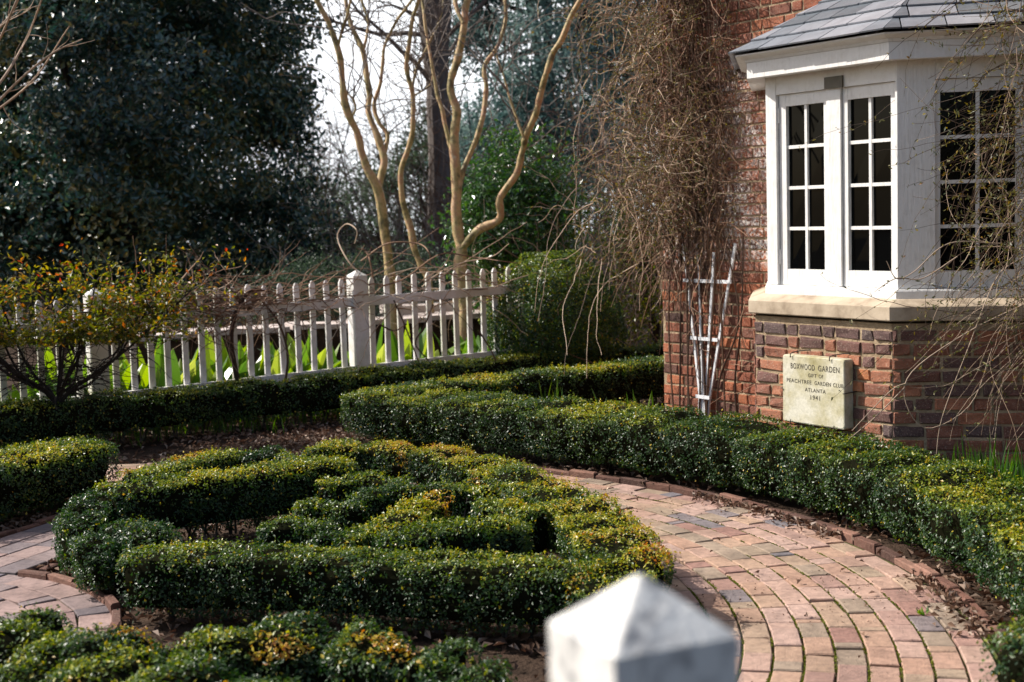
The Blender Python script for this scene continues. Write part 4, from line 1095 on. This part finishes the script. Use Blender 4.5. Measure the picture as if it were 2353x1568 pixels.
def traced(name, label, base, lines, Y, mat='crape', group=None, org=674., k=.4299, cat='tree', dy=.25):
    """bare multi-stem tree: every stem follows its own line in the photograph, at its own distance"""
    root = thing(name, label, cat, base, group)
    for j, (L_, r0, r1, d0, d1) in enumerate(lines):
        P = [at(org+x*k, y*k, Y+d0+(d1-d0)*i_/(len(L_)-1)) for i_, (x, y) in enumerate(L_)]
        if L_[0][1] > 1400: P = [np.array([*P[0][:2]+(P[0]-P[1])[:2]*.4, 0.])]+P
        if L_[-1][1] <= 0:
            d = P[-1]-P[-2]; d = d/np.linalg.norm(d)*.9; P += [P[-1]+d+RNG.normal(0, .05, 3), P[-1]+d*2+RNG.normal(0, .15, 3)]
        P = smooth_line(P, len(P)*9); P = P+np.c_[noise(P, 5, 1+j), noise(P, 5, 20+j), noise(P, 5, 40+j)]*.02
        rr = np.linspace(r0, r1, len(P))*(1+.16*noise(P, 6, 3+j)+.16*np.maximum(noise(P, 13, 5+j)-.15, 0)*2)
        mb = MB(); tube(mb, P, rr*.87, None, 9); mb.build('trunk' if j == 0 else 'branch', M[mat], root, True)
    mb = MB()
    src = [(l_, d0, d1) for l_, _, _, d0, d1 in lines]
    for q in range(46):
        L_, d0, d1 = src[RNG.integers(len(src))]
        i_ = RNG.integers(1, len(L_)); x, y = L_[i_]
        if y > 800: continue
        p = at(org+x*k, y*k, Y+d0+(d1-d0)*i_/(len(L_)-1))
        P = wander(p, [RNG.normal(0, 1), RNG.normal(0, .5), 1.1], RNG.uniform(.4, 1.3), 10, .35)
        tube(mb, P, .007, .002, 5, .6)
        for _ in range(2):
            tube(mb, wander(P[RNG.integers(3, 9)], [RNG.normal(0, 1), RNG.normal(0, .5), .8], RNG.uniform(.2, .6), 7, .4), .004, .0015, 4, .6)
    mb.build('twigs', M['twig'], root)
    return root
cg = 'bare smooth barked trees behind the fence'
traced('crape_myrtle', 'bare tree with olive yellow forking stems, left of the three clumps', at(895, 640, 14.6)*[1, 1, 0], [
    ([(522, 1500), (505, 1400), (480, 1250), (465, 1100), (430, 960), (390, 880), (350, 760), (310, 640), (275, 540), (262, 440), (240, 290), (190, 140), (120, 0)], .062, .024, 0, -.3),
    ([(445, 1010), (460, 940), (480, 850), (440, 700), (400, 600), (405, 480), (375, 300), (340, 200), (300, 100), (280, 0)], .045, .02, 0, .4),
    ([(480, 870), (492, 790), (500, 720), (455, 650), (440, 560), (465, 430), (490, 250), (550, 130), (600, 50), (640, 0)], .028, .012, .1, .5),
    ([(232, 270), (262, 180), (310, 0)], .017, .01, -.2, -.4), ([(378, 260), (402, 140), (370, 0)], .017, .01, .3, .5),
    ([(305, 650), (335, 590), (320, 530), (290, 500)], .015, .008, -.1, -.2)], 14.6, group=cg)
traced('crape_myrtle', 'bare tree with one slender sinuous trunk, middle of the three clumps', at(985, 640, 15.2)*[1, 1, 0], [
    ([(725, 1530), (690, 1430), (660, 1350), (600, 1130), (580, 1000), (590, 870), (630, 740), (640, 620), (635, 470), (608, 360), (620, 230), (665, 0)], .045, .018, 0, -.2),
    ([(638, 470), (655, 400), (680, 320), (740, 200), (775, 110), (800, 0)], .018, .009, 0, .3),
    ([(640, 520), (690, 490), (735, 440), (740, 330)], .013, .008, 0, .2)], 15.2, group=cg)
traced('crape_myrtle', 'bare tree with thick tan trunks spreading right, right of the three clumps', at(1060, 620, 14.3)*[1, 1, 0], [
    ([(905, 1500), (895, 1400), (890, 1300), (875, 1100), (865, 950), (860, 780), (870, 640), (850, 500), (850, 400), (890, 280), (915, 130), (930, 0)], .072, .03, 0, .1),
    ([(880, 1010), (905, 920), (930, 860), (1000, 660), (1035, 480), (1030, 360), (1080, 270), (1130, 150), (1140, 0)], .034, .02, 0, .6),
    ([(898, 1340), (945, 1285), (1000, 1230), (1100, 1160), (1100, 1050), (1190, 930), (1235, 800), (1240, 745), (1290, 630), (1320, 500), (1370, 330), (1440, 200), (1530, 0)], .046, .026, 0, -.6),
    ([(1237, 750), (1190, 640), (1150, 500), (1110, 390), (1090, 300)], .016, .008, -.4, -.2),
    ([(850, 800), (810, 640), (760, 500), (740, 330), (715, 210), (700, 80), (690, 0)], .024, .014, .1, .5),
    ([(908, 130), (870, 0)], .022, .018, 0, .1)], 14.3, group=cg)

# thick ivy clad trunk far behind
root = thing('old_tree', 'thick dark old tree trunk in the background behind the bare trees', 'tree', at(1010, 560, 24)*[1, 1, 0])
mb = MB(); P = smooth_line([at(1018, 600, 24)*[1, 1, 0], at(1015, 450, 24), at(1008, 250, 24), at(1000, 100, 24), at(1000, -60, 24), at(1010, -400, 24)], 30)
tube(mb, P, np.interp(np.linspace(0, 1, 30), [0, .3, .5, .65, 1], [.32, .2, .2, .27, .3])*(1+.12*noise(P, 3, 2)), None, 12); 
for k in range(14):
    s = P[RNG.integers(12, 29)]; Q = wander(s, [RNG.normal(0, 1), RNG.normal(0, .4), .6], RNG.uniform(1, 3), 12, .3); tube(mb, Q, .05, .01, 6)
    for _ in range(5): tube(mb, wander(Q[RNG.integers(3, 12)], [RNG.normal(0, 1), 0, .4], RNG.uniform(.4, 1.2), 8, .4), .014, .004, 4)
mb.build('trunk', M['twig'], root)

root = thing('bare_tree', 'thin bare branches reaching in at the top left corner in front of the dark trees', 'tree', (-5.2, 9.5, 0))
mb = MB(); tube(mb, smooth_line([(-5.2, 9.5, 0), (-5.1, 9.5, 1.6), (-4.95, 9.5, 3.0), (-5.0, 9.5, 4.6)], 20), .07, .03, 8, .6); mb.build('trunk', M['bark'], root)
mb = MB()
for L_ in ([(-120, 330), (0, 190), (60, 90), (95, 0), (110, -60)], [(-150, 420), (0, 230), (110, 130), (190, 90)], [(-140, 250), (-20, 120), (30, 20), (60, -60)], [(-120, 330), (60, 200), (160, 60)], [(-60, 120), (20, 40), (50, -20)]):
    P = smooth_line([at(u, v, 9.5+RNG.normal(0, .15)) for u, v in L_], 22); tube(mb, P, .011, .004, 6, .8)
    for _ in range(4): tube(mb, wander(P[RNG.integers(5, 20)], [RNG.uniform(0, 1), RNG.normal(0, .4), RNG.uniform(-.2, .8)], RNG.uniform(.15, .4), 8, .3), .004, .0015, 4, .9)
mb.build('branches', M['stem'], root)

def thicket(name, label, c, r, n, mat, L=1.0, r0=.008, group=None, tone=(.2, 1), kids=4, wob=.35):
    root = thing(name, label, 'shrub', (c[0], c[1], 0), group); mb = MB()
    for _ in range(n):
        b_ = np.array([c[0]+RNG.normal(0, r[0]*.4), c[1]+RNG.normal(0, r[1]*.4), 0])
        P = wander(b_, [RNG.normal(0, .45), RNG.normal(0, .3), 1], L*RNG.uniform(.6, 1.3), 14, wob, .01)
        tn = RNG.uniform(*tone); tube(mb, P, r0, r0*.3, 4, tn)
        for _ in range(kids):
            s = P[RNG.integers(3, 14)]; tube(mb, wander(s, [RNG.normal(0, 1), RNG.normal(0, .6), .5], RNG.uniform(.2, .5)*L*.6, 9, .5, .02), r0*.5, r0*.2, 4, tn)
    mb.build('stems', M[mat], root); return root
tg = 'leafless thickets behind the fence'
thicket('bare_shrub', 'grey brown leafless thicket between the bare trunks', (-1.1, 18.5), (1.1, .8), 110, 'twig', 2.4, group=tg)
thicket('bare_shrub', 'pinkish brown thicket right of the olive stemmed tree', (-.9, 21), (1.6, .8), 110, 'stem', 3.4, .012, group=tg, tone=(0, .5))
thicket('bare_shrub', 'pale twisted leafless shrub in front of the camellia, by the vine', (1.0, 14.6), (.6, .4), 40, 'stem', 2.3, .007, group=tg, tone=(.4, 1), wob=.55)
thicket('bare_shrub', 'leafless thicket behind the camellia reaching the house vine', (1.9, 19), (1.3, .8), 90, 'twig', 4.2, .012, group=tg)

# far wood
mb = MB()
for k in range(190):
    x = RNG.uniform(-16, 14); y = RNG.uniform(36, 50)
    hgt = RNG.uniform(2.5, 5.2)
    P = wander([x, y, 0], [RNG.normal(0, .1), 0, 1], hgt, 10, .12); tn = RNG.uniform(.2, .8); tube(mb, P, .06, .012, 5, tn)
    for _ in range(12):
        s = P[RNG.integers(3, 11)]; Q = wander(s, [RNG.normal(0, 1), RNG.normal(0, .4), .7], RNG.uniform(.8, 2.2), 8, .3); tube(mb, Q, .018, .006, 3, tn)
        tube(mb, wander(Q[4], [RNG.normal(0, 1), 0, .7], RNG.uniform(.4, 1.), 6, .4), .01, .004, 3, tn)
for k in range(900):
    x = RNG.uniform(-17, 15); y = RNG.uniform(33, 46); z = RNG.beta(1.2, 2)*3.6
    n = 60; leaves(mb, np.array([x, y, z])+RNG.normal(0, .45, (n, 3)), [0, -.5, 1], .13, .5, .9, RNG.uniform(.2, .5, n), mat=1)
tag(mb.build('wood_edge', [M['twig'], M['dullgreen']]), 'pale leafless far wood closing the view behind the garden', 'wood', kind='stuff')

# ------------------------------------------------------------------ climbers on the house
def climber(name, label, base, starts, n, Lr, r0, leafn, leafsize, tone=(.2, 1), grav=.10, wob=.3, dirf=None, leafmat_='vine_leaf'):
    root = thing(name, label, 'vine', base); mb = MB(); lf = MB()
    for q in range(n):
        p, d = starts()
        L = RNG.uniform(*Lr)
        m_ = 14
        P = [np.array(p, float)]; d = np.array(d, float); d /= np.linalg.norm(d); 
        curl = RNG.normal(0, .10, 3)
        for j in range(m_):
            d = d+RNG.normal(0, wob*.5, 3)+curl+np.array([0, 0, -grav*RNG.uniform(.5, 1.5)]); d /= np.linalg.norm(d); P.append(P[-1]+d*L/m_)
        P = np.array(P)
        w = (P-hp(0, -DEP+.03, 0))@n1
        inwall = (w < 0) & (((P-B0)@e1) < SC)
        P[inwall] += n1*(-w[inwall])[:, None]
        tube(mb, P, r0*RNG.uniform(.6, 1.5), r0*.4, 3, RNG.uniform(*tone))
        if leafn:
            i_ = RNG.integers(2, m_+1, RNG.poisson(leafn)); 
            if len(i_): leaves(lf, P[i_]+RNG.normal(0, .008, (len(i_), 3)), norm(RNG.normal(0, 1, (len(i_), 3))), leafsize, .34, .5, RNG.beta(1.5, 1.5, len(i_)), .1, .1)
    return root, mb, lf
def s1():
    r = RNG.random()
    s = RNG.normal(2.42, .28) if r < .75 else RNG.uniform(1.95, 3.2)
    off = -DEP+abs(RNG.normal(0, .20))+.02 if s < SC else -DEP+RNG.normal(-.05, .28)
    z = RNG.uniform(1.5, 4.3) if r < .9 else RNG.uniform(1.2, 2.3)
    if s < 2.1 and z < 1.7: z += .7
    p = hp(s, off, z)
    return p, n1*RNG.normal(.3, .6)+e1*RNG.normal(.15, .7)+UP*RNG.normal(.1, .7)
def s1w():
    s = RNG.uniform(1.95, 2.78) if RNG.random() < .6 else RNG.normal(2.35, .2); z = RNG.uniform(1.25, 4.3)
    return hp(s, -DEP+RNG.uniform(.02, .14), z), n1*RNG.normal(0, .12)+e1*RNG.normal(0, .45)+UP*RNG.normal(-.2, 1.)
root, mb, lf = climber('climbing_vine', 'dense tangle of dry brown vine covering the corner of the brick house', hp(SC, -DEP, 0), s1, 1350, (.15, .6), .0032, 9, .024, (.0, .95), .06, .5)
for q in range(750):
    p, d = s1w(); P = wander(p, d, RNG.uniform(.25, .8), 12, .3, .03); w_ = (P-hp(0, -DEP+.03, 0))@n1; P[w_ < 0] += n1*(-w_[w_ < 0])[:, None]
    tube(mb, P, .0035*RNG.uniform(.6, 1.7), .0015, 3, RNG.uniform(0, .6))
def s1b():
    s = RNG.uniform(2.7, 3.5); p = hp(s, -DEP+RNG.normal(-.05, .18), RNG.uniform(1.3, 3.9))
    return p, e1*RNG.uniform(-.2, 1)+n1*RNG.normal(0, .5)+UP*RNG.normal(.1, .6)
for q in range(330):
    p, d = s1b(); P = wander(p, d, RNG.uniform(.3, .8), 14, .4, .07); tube(mb, P, .0032, .0015, 3, RNG.uniform(.3, 1))
    i_ = RNG.integers(1, 14, 7); leaves(lf, P[i_]+RNG.normal(0, .012, (7, 3)), norm(RNG.normal(0, 1, (7, 3))), .026, .4, .5, RNG.beta(1.5, 1.5, 7))
for q in range(12):      # long strands arching down in front of the hedge
    s = RNG.uniform(2.75, 3.6); p = hp(s, -DEP+RNG.normal(.1, .2), RNG.uniform(1.2, 1.9)); P = wander(p, e1*RNG.uniform(-.5, .8)+n1*.3-UP*.2, RNG.uniform(.6, 1.2), 16, .2, .09)
    tube(mb, P, .0038, .002, 4, RNG.uniform(.5, 1))
# main stems up from the ground by the trellis
for (s0, s1_, ztop) in ((2.35, 2.25, 1.6), (2.22, 2.02, 1.7), (2.3, 2.48, 1.8), (2.1, 1.98, 1.5), (1.86, 1.78, 1.5), (2.5, 2.6, 2.6), (2.55, 2.5, 3.0), (2.2, 2.3, 3.6), (2.4, 2.2, 4.0), (2.0, 2.1, 3.4)):
    P = [ht(s0, 0, .06), ht(s0+RNG.normal(0, .05), ztop*.3, .07), ht((s0+s1_)/2+RNG.normal(0, .09), ztop*.6, .085), ht(s1_, ztop, .08)]
    tube(mb, smooth_line(P, 22), .008, .006, 6, RNG.uniform(0, .3))
for q in range(26):
    s = RNG.uniform(1.25, 2.6); z = RNG.uniform(.4, 1.3); tube(mb, wander(ht(s, z, .07), e1*RNG.normal(0, 1)+n1*.25+UP*RNG.normal(0, .6), RNG.uniform(.2, .6), 10, .4, .05), .003, .0015, 4, RNG.uniform(.3, .9))
mb.build('stems', M['stem'], root); lf.build('leaves', M['vine_leaf'], root)

def s2():
    a = RNG.uniform(.42, 1.3); o_ = RNG.uniform(.02, .45); z = RNG.choice([RNG.uniform(1.9, 3.0), RNG.uniform(1.0, 2.1)])
    a = a+max(0, z-1.6)*.10 if RNG.random() < .6 else RNG.uniform(.75, 1.25)
    return B0+cant*a+cn*o_+UP*z, -cant*RNG.uniform(.0, .9)+cn*RNG.normal(.2, .3)+UP*RNG.uniform(-.9, .3)
root2, mb, lf = climber('hanging_vine', 'straggling vine with small narrow leaves hanging over the right side of the bay', B0+cant*1.1, s2, 560, (.4, 1.1), .0022, 15, .026, (.1, .9), .11, .26)
for q in range(30):
    a = RNG.uniform(.55, 1.2); p = B0+cant*a+cn*RNG.uniform(.1, .35)+UP*RNG.uniform(.85, 1.5)
    P = wander(p, -cant*RNG.uniform(.3, 1.2)+cn*.2-UP*RNG.uniform(.1, .9), RNG.uniform(.4, .95), 16, .22, .05); tube(mb, P, .0022, .001, 4, RNG.uniform(.4, 1))
    i_ = RNG.integers(3, 16, 4); leaves(lf, P[i_], norm(RNG.normal(0, 1, (4, 3))), .024, .36, .5, RNG.beta(1.4, 2, 4))
for L_ in ([(2353, 590), (2290, 640), (2225, 800), (2165, 960), (2150, 1060)], [(2353, 700), (2230, 760), (2100, 850), (2080, 920), (2130, 985), (2230, 930), (2280, 800)], [(2300, 560), (2180, 560), (2100, 625), (2060, 640), (2037, 600)], [(2200, 590), (2120, 640), (2060, 640), (2010, 670)], [(2080, 890), (2010, 960), (1950, 1010)], [(2085, 880), (2045, 900), (1958, 990)]):
    P = smooth_line([at(u, v, 7.35) for u, v in L_], 30); tube(mb, P, .0035, .002, 5, .9)
    i_ = RNG.integers(3, 28, 10); leaves(lf, P[i_]+RNG.normal(0, .006, (10, 3)), norm(RNG.normal(0, 1, (10, 3))), .026, .38, .5, RNG.random(10))
mb.build('stems', M['vstem'], root2); lf.build('leaves', M['vine_leaf'], root2)
mb = MB(); P = smooth_line([B0+cant*.93+cn*.08, B0+cant*.90+cn*.10+UP*1., B0+cant*.92+cn*.08+UP*2., B0+cant*.95+cn*.2+UP*3.], 24); tube(mb, P, .035, .03, 8, .2)
mb.build('trunk', M['stem'], root2)

# ------------------------------------------------------------------ light, sky, camera
EL, AZ = 41., -74.
w = bpy.data.worlds.new('World'); sc.world = w; w.use_nodes = True
nt = w.node_tree; nt.nodes.clear(); o = nt.nodes.new('ShaderNodeOutputWorld'); bg = nt.nodes.new('ShaderNodeBackground')
sk = nt.nodes.new('ShaderNodeTexSky'); sk.sky_type = 'NISHITA'; sk.sun_disc = False; sk.sun_elevation = math.radians(EL); sk.sun_rotation = math.radians(AZ)
sk.air_density = 1.0; sk.dust_density = 2.5; sk.ozone_density = 1.0
bg.inputs[1].default_value = .10
tc = nt.nodes.new('ShaderNodeTexCoord')
cn_ = nt.nodes.new('ShaderNodeTexNoise'); cn_.inputs['Scale'].default_value = 2.6; cn_.inputs['Detail'].default_value = 7; nt.links.new(tc.outputs['Generated'], cn_.inputs['Vector'])
dt = nt.nodes.new('ShaderNodeVectorMath'); dt.operation = 'DOT_PRODUCT'; dt.inputs[1].default_value = (-.05, .97, .22); nt.links.new(tc.outputs['Generated'], dt.inputs[0])
m1 = nt.nodes.new('ShaderNodeMath'); m1.operation = 'MULTIPLY_ADD'; m1.inputs[1].default_value = 1.1; m1.inputs[2].default_value = -.55; nt.links.new(dt.outputs['Value'], m1.inputs[0])
m2 = nt.nodes.new('ShaderNodeMath'); m2.operation = 'ADD'; nt.links.new(cn_.outputs[0], m2.inputs[0]); nt.links.new(m1.outputs[0], m2.inputs[1])
cr_ = ramp(nt, [(.56, (0, 0, 0)), (.80, (1, 1, 1))], m2.outputs[0])
mx_ = mix(nt, cr_.outputs[0], sk.outputs[0], (11., 11.3, 11.8))
nt.links.new(mx_, bg.inputs[0]); nt.links.new(bg.outputs[0], o.inputs[0])
sl = bpy.data.lights.new('Sun', 'SUN'); sl.energy = 5.0; sl.angle = math.radians(.53); sl.color = (1, .94, .86)
so = bpy.data.objects.new('Sun', sl); COL.objects.link(so)
sd_ = Vector((math.sin(math.radians(AZ))*math.cos(math.radians(EL)), math.cos(math.radians(AZ))*math.cos(math.radians(EL)), math.sin(math.radians(EL))))
so.rotation_euler = sd_.to_track_quat('Z', 'Y').to_euler(); so.location = (0, 0, 20)

cam = bpy.data.cameras.new('Camera'); co = bpy.data.objects.new('Camera', cam); COL.objects.link(co)
cam.sensor_width = 36; cam.lens = F/2353*36; cam.clip_start = .05; cam.clip_end = 400
Fw = Vector((0, math.cos(TH), -math.sin(TH))); R0 = Vector((1, 0, 0)); U0 = Vector((0, math.sin(TH), math.cos(TH)))
Rv = math.cos(RO)*R0-math.sin(RO)*U0; Uv = math.sin(RO)*R0+math.cos(RO)*U0
mt = Matrix((Rv, Uv, -Fw)).transposed().to_4x4(); mt.translation = Vector((0, 0, CH)); co.matrix_world = mt
cam.dof.use_dof = True; cam.dof.focus_distance = 7.4; cam.dof.aperture_fstop = 3.1; cam.dof.aperture_blades = 9
sc.camera = co
sc.view_settings.view_transform = 'Standard'; sc.view_settings.look = 'None'; sc.view_settings.exposure = .5; sc.view_settings.gamma = 1
sc.render.engine = 'CYCLES'; sc.cycles.use_denoising = True; sc.cycles.max_bounces = 8; sc.cycles.caustics_reflective = False; sc.cycles.caustics_refractive = False
